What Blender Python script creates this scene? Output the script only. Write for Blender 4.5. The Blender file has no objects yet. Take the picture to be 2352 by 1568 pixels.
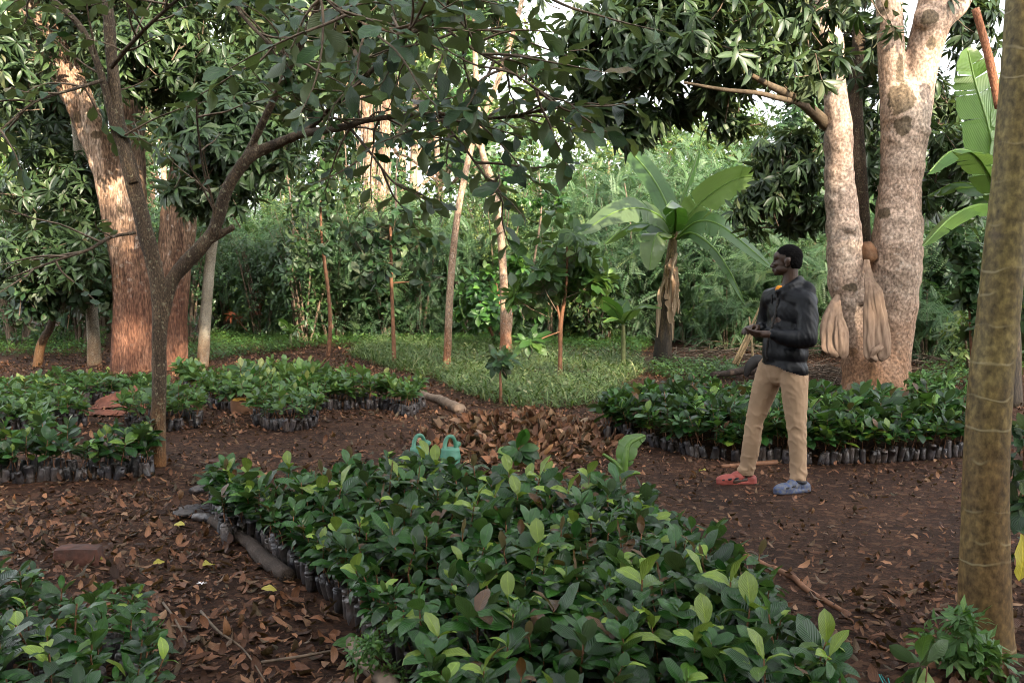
import bpy, math, random
import numpy as np
from mathutils import Vector

# ------------------------------------------------------------------ camera, sky, sun, exposure
sc = bpy.context.scene
COL = sc.collection
CAMZ, PITCH = 1.6, math.radians(4.03)
cam_d = bpy.data.cameras.new("camera"); cam_d.lens = 35; cam_d.sensor_width = 36
cam_d.clip_start = 0.05; cam_d.clip_end = 2000
cam = bpy.data.objects.new("camera", cam_d); COL.objects.link(cam)
cam.location = (0, 0, CAMZ); cam.rotation_euler = (math.pi / 2 - PITCH, 0, 0)
sc.camera = cam

SUN_EL, SUN_AZ = math.radians(27), math.radians(152)   # azimuth clockwise from +Y: behind the camera, to the right
w = bpy.data.worlds.new("World"); sc.world = w; w.use_nodes = True
nt = w.node_tree; bg = nt.nodes["Background"]
sky = nt.nodes.new("ShaderNodeTexSky"); sky.sky_type = 'NISHITA'; sky.sun_disc = False
sky.sun_elevation = SUN_EL; sky.sun_rotation = SUN_AZ; sky.air_density = 1.0; sky.dust_density = 4.0; sky.ozone_density = 1.0
hs = nt.nodes.new('ShaderNodeHueSaturation'); hs.inputs['Saturation'].default_value = .22; nt.links.new(sky.outputs[0], hs.inputs['Color']); nt.links.new(hs.outputs[0], bg.inputs[0]); bg.inputs[1].default_value = 0.15
sl = bpy.data.lights.new("sun", 'SUN'); sl.energy = 3.0; sl.angle = math.radians(0.5); sl.color = (1.0, 0.84, 0.63)
so = bpy.data.objects.new("sun", sl); COL.objects.link(so)
sdir = Vector((math.sin(SUN_AZ) * math.cos(SUN_EL), math.cos(SUN_AZ) * math.cos(SUN_EL), math.sin(SUN_EL)))
so.rotation_euler = sdir.to_track_quat('Z', 'Y').to_euler()
so.location = (10, -20, 20)
sc.view_settings.view_transform = 'Standard'; sc.view_settings.look = 'None'
sc.view_settings.gamma = 1; sc.view_settings.exposure = 2.5
cy = sc.cycles
cy.max_bounces = 7; cy.diffuse_bounces = 4; cy.glossy_bounces = 2; cy.transmission_bounces = 4; cy.transparent_max_bounces = 4
cy.caustics_reflective = False; cy.caustics_refractive = False
cy.filter_width = 1.0; cy.use_denoising = True; cy.sample_clamp_indirect = 6

random.seed(7); rng = np.random.default_rng(11)
F = 2352 * 35 / 36; SP, CP = math.sin(PITCH), math.cos(PITCH)
def ray(x, y):
    u = (x - 1176) / F; v = (784 - y) / F
    return np.array([u, CP + v * SP, -SP + v * CP])
CAMP = np.array([0, 0, CAMZ])
def P(x, y, d):
    r = ray(x, y); return CAMP + r * (d / r[1])
def G(x, y, z=0.0):
    r = ray(x, y); return CAMP + r * ((z - CAMZ) / r[2])
def W(px, d): return px / F * d          # size in metres of a width seen at distance d

# ------------------------------------------------------------------ mesh helpers
class Acc:
    def __init__(s): s.V = []; s.Q = []; s.T = []; s.U = []; s.R = []; s.MQ = []; s.MT = []; s.n = 0
    def add(s, V, Q=None, T=None, U=None, R=None, m=0, mt=None):
        V = np.asarray(V, float).reshape(-1, 3); k = len(V)
        s.V.append(V)
        s.U.append(np.zeros((k, 2)) if U is None else np.asarray(U, float).reshape(-1, 2))
        if R is None: R = np.full((k, 4), .5)
        R = np.asarray(R, float)
        s.R.append(np.broadcast_to(R, (k, 4)) if R.ndim == 1 else R)
        if Q is not None and len(Q):
            Q = np.asarray(Q, int).reshape(-1, 4); s.Q.append(Q + s.n); s.MQ.append(np.broadcast_to(np.asarray(m), (len(Q),)))
        if T is not None and len(T):
            T = np.asarray(T, int).reshape(-1, 3); s.T.append(T + s.n); s.MT.append(np.broadcast_to(np.asarray(m if mt is None else mt), (len(T),)))
        s.n += k
        return s
    def arr(s):
        c = lambda L, w, t: np.concatenate(L) if L else np.zeros((0, w), t)
        return (c(s.V, 3, float), c(s.Q, 4, int), c(s.T, 3, int), c(s.U, 2, float), c(s.R, 4, float),
                np.concatenate(s.MQ) if s.MQ else np.zeros(0, int), np.concatenate(s.MT) if s.MT else np.zeros(0, int))

def mesh(name, acc, mats, off=(0, 0, 0), smooth=True):
    V, Q, T, U, R, mq, mt = acc.arr() if isinstance(acc, Acc) else acc
    me = bpy.data.meshes.new(name)
    V = V - np.asarray(off)
    me.vertices.add(len(V)); me.vertices.foreach_set("co", V.astype(np.float32).ravel())
    li = np.concatenate([Q.ravel(), T.ravel()]).astype(np.int32)
    me.loops.add(len(li)); me.loops.foreach_set("vertex_index", li)
    nq, ntt = len(Q), len(T)
    ls = np.concatenate([np.arange(nq) * 4, nq * 4 + np.arange(ntt) * 3]).astype(np.int32)
    me.polygons.add(nq + ntt); me.polygons.foreach_set("loop_start", ls)
    me.polygons.foreach_set("material_index", np.concatenate([mq, mt]).astype(np.int32))
    me.polygons.foreach_set("use_smooth", np.full(nq + ntt, smooth))
    uv = me.uv_layers.new(name="UVMap"); uv.data.foreach_set("uv", U[li].astype(np.float32).ravel())
    ca = me.color_attributes.new("rnd", 'FLOAT_COLOR', 'POINT'); ca.data.foreach_set("color", R.astype(np.float32).ravel())
    for m in (mats if isinstance(mats, (list, tuple)) else [mats]): me.materials.append(m)
    me.update(calc_edges=True)
    return me

OFF = {}
def tag(o, label=None, cat=None, group=None, kind=None):
    if label: o["label"] = label
    if cat: o["category"] = cat
    if group: o["group"] = group
    if kind: o["kind"] = kind
    return o
def thing(name, label, cat, loc=(0, 0, 0), group=None, kind=None):
    o = bpy.data.objects.new(name, None); COL.objects.link(o); o.location = loc; o.empty_display_size = .1
    OFF[o.name] = np.array(loc, float)
    return tag(o, label, cat, group, kind)
def part(parent, name, acc, mats, label=None, smooth=True):
    off = OFF[parent.name]
    o = bpy.data.objects.new(name, mesh(name, acc, mats, off, smooth)); COL.objects.link(o)
    o.parent = parent; OFF[o.name] = off
    if label: o["label"] = label
    if name in ("branchwork", "vine_tangle", "crown", "foliage"): o["kind"] = "stuff"
    return o
def single(name, acc, mats, label=None, cat=None, group=None, kind=None, loc=(0, 0, 0), smooth=True):
    o = bpy.data.objects.new(name, mesh(name, acc, mats, loc, smooth)); COL.objects.link(o); o.location = loc
    OFF[o.name] = np.array(loc, float)
    return tag(o, label, cat, group, kind)
def copy_tree(o, parent=None):
    c = o.copy(); COL.objects.link(c); c.parent = parent
    for ch in o.children: copy_tree(ch, c)
    return c

def nrm(a): return a / np.maximum(np.linalg.norm(a, axis=-1, keepdims=True), 1e-9)
_nd = rng.normal(size=(10, 3)); _np = rng.uniform(0, 6.28, 10)
def fnoise(V, s=1.0, k=10):
    V = np.asarray(V) * s; o = 0
    for i in range(k): o = o + np.sin(V @ _nd[i] * (1 + .35 * i) + _np[i]) / (1 + .2 * i)
    return o / 3.2
def catmull(P_, seg):
    P_ = np.asarray(P_, float); n = len(P_)
    if n < 3 or seg < 2: return P_
    e = np.vstack([2 * P_[0] - P_[1], P_, 2 * P_[-1] - P_[-2]]); out = []
    for i in range(n - 1):
        a, b, c, d = e[i:i + 4]
        for t in np.arange(seg) / seg:
            out.append(.5 * ((2 * b) + (c - a) * t + (2 * a - 5 * b + 4 * c - d) * t * t + (3 * b - a - 3 * c + d) * t ** 3))
    out.append(P_[-1]); return np.array(out)
def tube(acc, pts, rad, n=10, seg=4, rough=0.0, rs=6.0, cap=True, rnd=(.5, .5, .5, 1), m=0, lobes=0.0, lobn=5, flat=1.0):
    pr = np.column_stack([np.asarray(pts, float), np.broadcast_to(np.asarray(rad, float), (len(pts),))])
    pr = catmull(pr, seg); C = pr[:, :3]; r = np.maximum(pr[:, 3], 1e-4)
    T = nrm(np.gradient(C, axis=0)); k = len(C)
    a = np.array([1., 0, 0]) if abs(T[0, 0]) < .8 else np.array([0, 1., 0])
    X = np.zeros((k, 3)); x = a - T[0] * (a @ T[0]); X[0] = x / np.linalg.norm(x)
    for i in range(1, k):
        x = X[i - 1] - T[i] * (X[i - 1] @ T[i]); X[i] = x / max(np.linalg.norm(x), 1e-9)
    Y = np.cross(T, X); th = np.arange(n) / n * 2 * math.pi
    ring = np.cos(th)[None, :, None] * X[:, None] + flat * np.sin(th)[None, :, None] * Y[:, None]
    rr = r[:, None] * np.ones((1, n))
    if lobes: rr = rr * (1 + lobes * np.cos(lobn * th + 1.3)[None])
    V = C[:, None] + ring * rr[..., None]
    if rough: V = C[:, None] + ring * (rr * (1 + rough * fnoise(V.reshape(-1, 3), rs).reshape(k, n)))[..., None]
    ii, jj = np.meshgrid(np.arange(k - 1), np.arange(n), indexing='ij'); j2 = (jj + 1) % n
    Q = np.stack([ii * n + jj, ii * n + j2, (ii + 1) * n + j2, (ii + 1) * n + jj], -1).reshape(-1, 4)
    L = np.concatenate([[0], np.cumsum(np.linalg.norm(np.diff(C, axis=0), axis=1))])
    U = np.stack(np.broadcast_arrays(np.arange(n)[None] / n, L[:, None]), -1).reshape(-1, 2)
    Vf = V.reshape(-1, 3); T3 = []
    if cap:
        Vf = np.vstack([Vf, C[0], C[-1]]); U = np.vstack([U, [0, 0], [0, L[-1]]])
        j = np.arange(n); b = k * n
        T3 = np.concatenate([np.stack([(j + 1) % n, j, np.full(n, b)], -1), np.stack([(k - 1) * n + j, (k - 1) * n + (j + 1) % n, np.full(n, b + 1)], -1)])
    acc.add(Vf, Q, T3, U, np.array(rnd), m)
    return C
def box(acc, c, s, rot=0, rnd=(.5, .5, .5, 1), n=4, rough=0.0):
    """a subdivided, softly rounded block"""
    g = np.linspace(-1, 1, n + 1); out = []
    for ax in range(3):
        for sg in (-1, 1):
            a, b = np.meshgrid(g, g, indexing='ij'); p = np.zeros((n + 1, n + 1, 3))
            p[..., ax] = sg; p[..., (ax + 1) % 3] = a * sg; p[..., (ax + 2) % 3] = b
            V = p.reshape(-1, 3); V = V * (1 - .06 * (np.sum(np.abs(V) ** 6, 1, keepdims=True) - 1) / 2)
            V = V * np.asarray(s) / 2
            if rough: V = V * (1 + rough * fnoise(V, 22)[:, None])
            cr, sr = math.cos(rot), math.sin(rot); V = V @ np.array([[cr, sr, 0], [-sr, cr, 0], [0, 0, 1]]) + np.asarray(c)
            ii, jj = np.meshgrid(np.arange(n), np.arange(n), indexing='ij'); k = n + 1
            Q = np.stack([ii * k + jj, (ii + 1) * k + jj, (ii + 1) * k + jj + 1, ii * k + jj + 1], -1).reshape(-1, 4)
            acc.add(V, Q, R=np.array(rnd))

# leaf templates: length 1 along +Y, upper side +Z
def leaf_tpl(W_=.45, nx=2, ny=5, a=1.0, p=.8, fold=.3, curl=.5, wave=0.0, pet=0.0, ph=0.0):
    t = np.linspace(0, 1, ny + 1); wd = np.sin(np.pi * np.clip(t, 0, 1) ** a) ** p
    wd[0] = .05; wd[-1] = .03
    if pet: wd = np.where(t < pet, .05, np.sin(np.pi * np.clip((t - pet) / (1 - pet), 0, 1) ** a) ** p); wd[-1] = .03
    s = np.linspace(-1, 1, nx + 1); c = max(abs(curl), 1e-3)
    yy = np.sin(c * t) / c; zz = -np.sign(curl) * (1 - np.cos(c * t)) / c
    x = s[None] * wd[:, None] * W_ / 2; y = yy[:, None] + 0 * x; z = zz[:, None] + fold * np.abs(x)
    if wave: z = z + wave * np.abs(s)[None] * np.sin(t * 14 + ph)[:, None] * wd[:, None] * np.where(s < 0, 1, .8)[None]
    V = np.stack([x, y, z], -1).reshape(-1, 3)
    U = np.stack([s[None] * .5 + .5 + 0 * x, t[:, None] + 0 * x], -1).reshape(-1, 2)
    ii, jj = np.meshgrid(np.arange(ny), np.arange(nx), indexing='ij'); k = nx + 1
    Q = np.stack([ii * k + jj, ii * k + jj + 1, (ii + 1) * k + jj + 1, (ii + 1) * k + jj], -1).reshape(-1, 4)
    return V, Q, U
def pinnate_tpl(pairs=9, ll=.3, lw=.09, droop=.35):
    a = Acc()
    for i in range(pairs):
        t = .12 + .88 * i / (pairs - 1); l = ll * (1 - .5 * abs(t - .45) * 1.6)
        for sg in (-1, 1):
            b = np.array([0, t, -droop * t * t]); d = nrm(np.array([sg * 1.0, .45, -.15])); s_ = np.array([-d[1] * sg, d[0] * sg, 0]) * lw / 2
            a.add([b - s_ * .3, b + d * l * .5 - s_, b + d * l, b + d * l * .5 + s_], [[0, 1, 2, 3]], U=[[.5, 0], [.3, .5], [.5, 1], [.7, .5]])
    r = np.array([[-.008, 0, 0], [.008, 0, 0], [.004, 1, -droop], [-.004, 1, -droop]]); a.add(r, [[0, 1, 2, 3]], U=[[.5, 0], [.5, 0], [.5, 1], [.5, 1]])
    V, Q, T, U, R, _, _ = a.arr(); return V, Q, U
def frames(D, up=None, roll=None):
    y = nrm(np.asarray(D, float)); u = np.broadcast_to(np.array([0, 0, 1.]) if up is None else up, y.shape)
    x = np.cross(y, u); bad = np.linalg.norm(x, axis=1) < 1e-3; x[bad] = [1, 0, 0]; x = nrm(x); z = np.cross(x, y)
    if roll is not None:
        c, s = np.cos(roll)[:, None], np.sin(roll)[:, None]; x, z = x * c + z * s, z * c - x * s
    return np.stack([x, y, z], -1)
def scatter(acc, tpl, pos, R, scale, rnd, m=0):
    V, Q, U = tpl; n = len(pos)
    if n == 0: return
    v = np.einsum('nij,vj->nvi', R, V) * np.asarray(scale).reshape(-1, 1, 1) + np.asarray(pos)[:, None]
    q = Q[None] + (np.arange(n) * len(V))[:, None, None]
    acc.add(v.reshape(-1, 3), q.reshape(-1, 4), None, np.tile(U, (n, 1)), np.repeat(rnd, len(V), 0), m)
def rnds(n, warm=0.0):
    r = rng.random((n, 4)); return r

def pip(pts, poly):
    pts = np.asarray(pts); poly = np.asarray(poly)[:, :2]; x, y = pts[:, 0], pts[:, 1]; ins = np.zeros(len(pts), bool); j = len(poly) - 1
    for i in range(len(poly)):
        xi, yi = poly[i]; xj, yj = poly[j]
        c = ((yi > y) != (yj > y)) & (x < (xj - xi) * (y - yi) / (yj - yi + 1e-12) + xi); ins ^= c; j = i
    return ins

# ------------------------------------------------------------------ materials
def newmat(name):
    m = bpy.data.materials.new(name); m.use_nodes = True; n = m.node_tree; n.nodes.clear()
    return m, n, (lambda t, **k: _node(n, t, k)), (lambda a, b: n.links.new(a, b))
def _node(n, t, k):
    o = n.nodes.new("ShaderNode" + t)
    for a, b in k.items(): setattr(o, a, b)
    return o
def ramp(N, stops, interp='LINEAR'):
    r = N("ValToRGB"); r.color_ramp.interpolation = interp; e = r.color_ramp.elements
    while len(e) < len(stops): e.new(.5)
    for i, (p, c) in enumerate(stops): e[i].position = p; e[i].color = (*c, 1) if len(c) == 3 else c
    return r
def mathn(N, L, op, a, b=None, c=None):
    m = N("Math", operation=op)
    for i, v in enumerate((a, b, c)):
        if v is None: continue
        if isinstance(v, (int, float)): m.inputs[i].default_value = v
        else: L(v, m.inputs[i])
    return m.outputs[0]
def mixc(N, L, f, a, b, mode='MIX'):
    m = N("Mix", data_type='RGBA', blend_type=mode)
    for s, v in ((m.inputs[0], f), (m.inputs[6], a), (m.inputs[7], b)):
        if isinstance(v, (int, float)): s.default_value = v
        elif isinstance(v, tuple): s.default_value = (*v, 1)
        else: L(v, s)
    return m.outputs[2]

def leafmat(name, stops, rough=.4, trans=.25, veins=0, back=.25, spec=.5, vary=.5, rib=.35):
    m, n, N, L = newmat(name)
    at = N("Attribute", attribute_name="rnd"); sp = N("SeparateColor"); L(at.outputs[0], sp.inputs[0])
    r = ramp(N, stops); L(sp.outputs[0], r.inputs[0])
    br = mathn(N, L, 'MULTIPLY_ADD', sp.outputs[1], vary, 1 - vary / 2)
    col = mixc(N, L, 1.0, r.outputs[0], br, 'MULTIPLY')
    uv = N("UVMap"); su = N("SeparateXYZ"); L(uv.outputs[0], su.inputs[0])
    au = mathn(N, L, 'ABSOLUTE', mathn(N, L, 'SUBTRACT', su.outputs[0], .5))
    if rib:
        mr = N("MapRange"); L(au, mr.inputs[0]); mr.inputs[1].default_value = .05; mr.inputs[2].default_value = .015; mr.inputs[3].default_value = 0; mr.inputs[4].default_value = rib
        col = mixc(N, L, mr.outputs[0], col, mixc(N, L, 1.0, col, (2.4, 2.2, 1.7), 'MULTIPLY'))
    b = N("BsdfPrincipled"); b.inputs["Roughness"].default_value = rough; b.inputs["Specular IOR Level"].default_value = spec
    if veins:
        ph = mathn(N, L, 'MULTIPLY', mathn(N, L, 'SUBTRACT', su.outputs[1], mathn(N, L, 'MULTIPLY', au, .9)), veins * 6.283)
        wv = mathn(N, L, 'SINE', ph)
        bp = N("Bump"); bp.inputs["Strength"].default_value = .28; bp.inputs["Distance"].default_value = .003; L(wv, bp.inputs["Height"]); L(bp.outputs[0], b.inputs["Normal"])
        vm = N("MapRange"); L(wv, vm.inputs[0]); vm.inputs[1].default_value = -.7; vm.inputs[2].default_value = -1; vm.inputs[3].default_value = 0; vm.inputs[4].default_value = .16
        col = mixc(N, L, vm.outputs[0], col, mixc(N, L, 1.0, col, (1.6, 1.6, 1.4), 'MULTIPLY'))
    nz = N("TexNoise"); nz.inputs["Scale"].default_value = 9; L(uv.outputs[0], nz.inputs[0])
    col = mixc(N, L, .35, col, mixc(N, L, 1.0, col, nz.outputs[0], 'MULTIPLY'))
    if back:
        ge = N("NewGeometry"); col = mixc(N, L, mathn(N, L, 'MULTIPLY', ge.outputs["Backfacing"], back), col, (.17, .20, .13))
    L(col, b.inputs["Base Color"])
    tr = N("BsdfTranslucent"); L(mixc(N, L, 1.0, col, (1.6, 1.7, .7), 'MULTIPLY'), tr.inputs[0])
    mx = N("MixShader"); mx.inputs[0].default_value = trans; L(b.outputs[0], mx.inputs[1]); L(tr.outputs[0], mx.inputs[2])
    o = N("OutputMaterial"); L(mx.outputs[0], o.inputs[0]); return m

def barkmat(name, stops, scale=6, zs=.35, bump=.6, spots=None, spotscale=14, moss=None, soil=None, soilh=(.2, 1.0), rings=0, rough=.8, bdist=.02, fw=.55):
    m, n, N, L = newmat(name)
    tc = N("TexCoord"); mp = N("Mapping"); mp.inputs["Scale"].default_value = (1, 1, zs); L(tc.outputs["Object"], mp.inputs[0])
    a = N("TexNoise"); a.inputs["Scale"].default_value = scale; a.inputs["Detail"].default_value = 8; a.inputs["Roughness"].default_value = .65; L(mp.outputs[0], a.inputs[0])
    r = ramp(N, stops); L(a.outputs[0], r.inputs[0]); col = r.outputs[0]
    fine = N("TexNoise"); fine.inputs["Scale"].default_value = scale * 16; fine.inputs["Detail"].default_value = 5; L(mp.outputs[0], fine.inputs[0])
    col = mixc(N, L, fw, col, mixc(N, L, 1.0, col, mathn(N, L, 'MULTIPLY', fine.outputs[0], 2.0), 'MULTIPLY'))
    h = mathn(N, L, 'ADD', a.outputs[0], mathn(N, L, 'MULTIPLY', fine.outputs[0], .5))
    if spots:
        s = N("TexNoise"); s.inputs["Scale"].default_value = spotscale; s.inputs["Detail"].default_value = 3; L(tc.outputs["Object"], s.inputs[0])
        f = N("MapRange"); L(s.outputs[0], f.inputs[0]); f.inputs[1].default_value = .60; f.inputs[2].default_value = .66
        col = mixc(N, L, mathn(N, L, 'MULTIPLY', f.outputs[0], .6), col, spots)
    if moss:
        s = N("TexNoise"); s.inputs["Scale"].default_value = 3.1; s.inputs["Detail"].default_value = 5; L(tc.outputs["Object"], s.inputs[0])
        f = N("MapRange"); L(s.outputs[0], f.inputs[0]); f.inputs[1].default_value = .62; f.inputs[2].default_value = .66
        col = mixc(N, L, mathn(N, L, 'MULTIPLY', f.outputs[0], .85), col, moss)
    at = N("Attribute", attribute_name="rnd"); sa = N("SeparateColor"); L(at.outputs[0], sa.inputs[0])
    mz = N("TexNoise"); mz.inputs["Scale"].default_value = 9; mz.inputs["Detail"].default_value = 5; L(tc.outputs["Object"], mz.inputs[0])
    f = N("MapRange"); L(mathn(N, L, 'ADD', sa.outputs[2], mathn(N, L, 'MULTIPLY', mathn(N, L, 'SUBTRACT', mz.outputs[0], .5), .9)), f.inputs[0]); f.inputs[1].default_value = .62; f.inputs[2].default_value = .72
    col = mixc(N, L, mathn(N, L, 'MULTIPLY', f.outputs[0], .85), col, (.075, .055, .030))
    sx = N("SeparateXYZ"); L(tc.outputs["Object"], sx.inputs[0])
    if soil:
        zz = mathn(N, L, 'ADD', sx.outputs[2], mathn(N, L, 'MULTIPLY', mathn(N, L, 'SUBTRACT', a.outputs[0], .5), 1.1))
        f = N("MapRange"); L(zz, f.inputs[0]); f.inputs[1].default_value = soilh[1]; f.inputs[2].default_value = soilh[0]
        col = mixc(N, L, mathn(N, L, 'MULTIPLY', f.outputs[0], .85), col, soil)
        col = mixc(N, L, .9, col, mixc(N, L, 1.0, col, mathn(N, L, 'POWER', mathn(N, L, 'MULTIPLY', fine.outputs[0], 2.0), 1.6), 'MULTIPLY'))
    if rings:
        nz = N("TexNoise"); nz.inputs["Scale"].default_value = 5; L(tc.outputs["Object"], nz.inputs[0])
        zz = mathn(N, L, 'ADD', mathn(N, L, 'MULTIPLY', sx.outputs[2], rings), mathn(N, L, 'MULTIPLY', nz.outputs[0], .9))
        v = N("TexVoronoi", voronoi_dimensions='1D', feature='DISTANCE_TO_EDGE'); v.inputs["Scale"].default_value = 1; L(zz, v.inputs["W"])
        f = N("MapRange"); L(v.outputs[0], f.inputs[0]); f.inputs[1].default_value = .05; f.inputs[2].default_value = .01
        rm = N('MapRange'); L(nz.outputs[0], rm.inputs[0]); rm.inputs[1].default_value = .42; rm.inputs[2].default_value = .6
        h = mathn(N, L, 'ADD', h, mathn(N, L, 'MULTIPLY', mathn(N, L, 'MULTIPLY', f.outputs[0], rm.outputs[0]), .3))
        col = mixc(N, L, mathn(N, L, 'MULTIPLY', mathn(N, L, 'MULTIPLY', f.outputs[0], rm.outputs[0]), .5), col, (.30, .25, .14))
    b = N("BsdfPrincipled"); b.inputs["Roughness"].default_value = rough; b.inputs["Specular IOR Level"].default_value = .3; L(col, b.inputs["Base Color"])
    bp = N("Bump"); bp.inputs["Strength"].default_value = bump; bp.inputs["Distance"].default_value = bdist; L(h, bp.inputs["Height"]); L(bp.outputs[0], b.inputs["Normal"])
    o = N("OutputMaterial"); L(b.outputs[0], o.inputs[0]); return m

def plain(name, c, rough=.6, var=.3, scale=8, bump=.2, bdist=.01, spec=.4, attr=False, c2=None, stretch=(1, 1, 1)):
    m, n, N, L = newmat(name); tc = N("TexCoord"); mp = N("Mapping"); mp.inputs["Scale"].default_value = stretch; L(tc.outputs["Object"], mp.inputs[0])
    a = N("TexNoise"); a.inputs["Scale"].default_value = scale; a.inputs["Detail"].default_value = 6; L(mp.outputs[0], a.inputs[0])
    c2 = c2 or tuple(x * (1 - var) for x in c); f = N("MapRange"); L(a.outputs[0], f.inputs[0]); f.inputs[1].default_value = .35; f.inputs[2].default_value = .65
    col = mixc(N, L, f.outputs[0], c2, c)
    if attr:
        at = N("Attribute", attribute_name="rnd"); sp = N("SeparateColor"); L(at.outputs[0], sp.inputs[0])
        col = mixc(N, L, 1.0, col, mathn(N, L, 'MULTIPLY_ADD', sp.outputs[0], 1.2, .4), 'MULTIPLY')
    b = N("BsdfPrincipled"); L(col, b.inputs["Base Color"]); b.inputs["Roughness"].default_value = rough; b.inputs["Specular IOR Level"].default_value = spec
    bp = N("Bump"); bp.inputs["Strength"].default_value = bump; bp.inputs["Distance"].default_value = bdist; L(a.outputs[0], bp.inputs["Height"]); L(bp.outputs[0], b.inputs["Normal"])
    o = N("OutputMaterial"); L(b.outputs[0], o.inputs[0]); return m

M = {}
M['seedling'] = leafmat("seedling_leaf", [(0, (.008, .030, .006)), (.4, (.016, .060, .010)), (.7, (.034, .105, .016)), (.82, (.090, .18, .026)), (.91, (.25, .33, .045)), (.94, (.050, .030, .010)), (1, (.085, .040, .014))], rough=.30, trans=.2, veins=9, back=.22, spec=.42, vary=.8)
M['seedling_pale'] = leafmat("seedling_pale_leaf", [(0, (.024, .070, .016)), (.5, (.050, .125, .024)), (.85, (.10, .185, .035)), (.97, (.20, .25, .05)), (1, (.14, .08, .03))], rough=.34, trans=.25, veins=8, back=.3)
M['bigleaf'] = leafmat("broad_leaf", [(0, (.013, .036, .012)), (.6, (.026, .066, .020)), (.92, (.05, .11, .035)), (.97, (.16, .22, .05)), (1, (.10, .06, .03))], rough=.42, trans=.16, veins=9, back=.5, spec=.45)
M['broad_bright'] = leafmat("lit_broad_leaf", [(0, (.020, .060, .014)), (.6, (.050, .120, .026)), (.9, (.11, .20, .04)), (1, (.20, .26, .06))], rough=.38, trans=.28, veins=8, back=.3)  # light green copy of the broad leaf, caught light put into its colour
M['mango'] = leafmat("mango_leaf", [(0, (.022, .044, .018)), (.55, (.040, .074, .027)), (.85, (.070, .115, .040)), (.97, (.12, .12, .06)), (1, (.14, .10, .05))], rough=.42, trans=.14, veins=0, back=.3, spec=.4, rib=.3)
M['grove'] = leafmat("grove_leaf", [(0, (.040, .085, .025)), (.5, (.085, .145, .035)), (.85, (.16, .20, .045)), (1, (.26, .25, .06))], rough=.5, trans=.3, back=.2, rib=0)
M['dark_grove'] = leafmat("dark_grove_leaf", [(0, (.016, .046, .014)), (.6, (.036, .085, .024)), (.9, (.07, .125, .034)), (1, (.13, .16, .04))], rough=.45, trans=.22, back=.25, rib=0)
M['fern'] = leafmat("feathery_leaf", [(0, (.020, .062, .026)), (.5, (.050, .120, .042)), (.9, (.10, .18, .055)), (1, (.20, .24, .07))], rough=.55, trans=.3, back=.2, rib=0)
M['coffee'] = leafmat("bright_shrub_leaf", [(0, (.030, .095, .025)), (.6, (.055, .15, .030)), (1, (.13, .25, .04))], rough=.35, trans=.25, veins=6, back=.3)
M['banana'] = leafmat("banana_leaf", [(0, (.045, .11, .030)), (.6, (.075, .16, .040)), (1, (.13, .23, .05))], rough=.30, trans=.35, veins=28, back=.35, rib=.6)
M['dryleaf'] = leafmat("dry_leaf", [(0, (.038, .019, .012)), (.35, (.090, .042, .024)), (.7, (.19, .085, .045)), (.93, (.31, .165, .09)), (1, (.40, .27, .18))], rough=.55, trans=.05, veins=6, back=.15, spec=.18, rib=.2, vary=.9)
M['dryblade'] = leafmat("dry_banana_leaf", [(0, (.16, .10, .06)), (.5, (.30, .20, .12)), (1, (.42, .31, .21))], rough=.8, trans=.12, veins=20, back=0, rib=.2)
M['grass'] = leafmat("grass_blade", [(0, (.060, .115, .030)), (.45, (.115, .185, .060)), (.85, (.19, .26, .10)), (1, (.34, .33, .17))], rough=.5, trans=.3, back=0, rib=0)
M['weed'] = leafmat("weed_leaf", [(0, (.045, .12, .03)), (.7, (.08, .18, .04)), (1, (.16, .26, .06))], rough=.42, trans=.3, veins=5, back=.3)
M['yellow'] = leafmat("yellow_leaf", [(0, (.42, .36, .05)), (1, (.50, .44, .10))], rough=.5, trans=.2, veins=8, back=.2)
M['red'] = leafmat("reddish_leaf", [(0, (.17, .05, .03)), (1, (.28, .09, .045))], rough=.6, trans=.25, rib=0, back=0)
M['pale_bark'] = barkmat("pale_bark", [(.30, (.25, .165, .115)), (.46, (.31, .22, .165)), (.58, (.355, .265, .205)), (.74, (.42, .335, .27))], scale=2.0, zs=.8, spots=(.43, .36, .30), spotscale=20, soil=(.18, .085, .038), soilh=(.2, 1.35), bdist=.014, bump=.7, fw=.14)
M['old_bark'] = barkmat("old_bark", [(.32, (.095, .055, .036)), (.48, (.19, .115, .072)), (.6, (.29, .195, .135)), (.7, (.40, .31, .24))], scale=2.6, zs=.26, spots=(.40, .33, .27), spotscale=9, moss=(.09, .06, .03), soil=(.105, .040, .022), soilh=(.8, 2.2), bump=1.0, bdist=.05)
M['dark_bark'] = barkmat("dark_bark", [(.3, (.030, .020, .013)), (.55, (.070, .047, .028)), (.75, (.15, .105, .065))], scale=9, zs=.3, spots=(.22, .20, .13), spotscale=30, soil=(.19, .085, .03), soilh=(.05, .55), bump=.9)
M['slim_bark'] = barkmat("slim_bark", [(.3, (.17, .10, .06)), (.55, (.30, .20, .135)), (.75, (.40, .30, .22))], scale=7, zs=.3, spots=(.46, .40, .33), spotscale=26, soil=(.25, .09, .04), soilh=(.15, .7))
M['grey_bark'] = barkmat("grey_bark", [(.3, (.17, .14, .10)), (.55, (.29, .25, .19)), (.75, (.38, .34, .28))], scale=8, zs=.5, rings=5, soil=(.22, .13, .07), soilh=(.1, .6))
M['ring_bark'] = barkmat("ringed_bark", [(.30, (.080, .055, .020)), (.46, (.112, .082, .029)), (.58, (.138, .106, .038)), (.74, (.175, .14, .055))], scale=2.6, zs=.7, rings=7.0, spots=(.19, .16, .065), spotscale=3, soil=(.115, .062, .026), soilh=(-.2, 1.7), bump=.6, bdist=.006, rough=.55, fw=.1)
M['twig'] = plain("twig_bark", (.15, .105, .07), .8, .5, 20)
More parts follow.
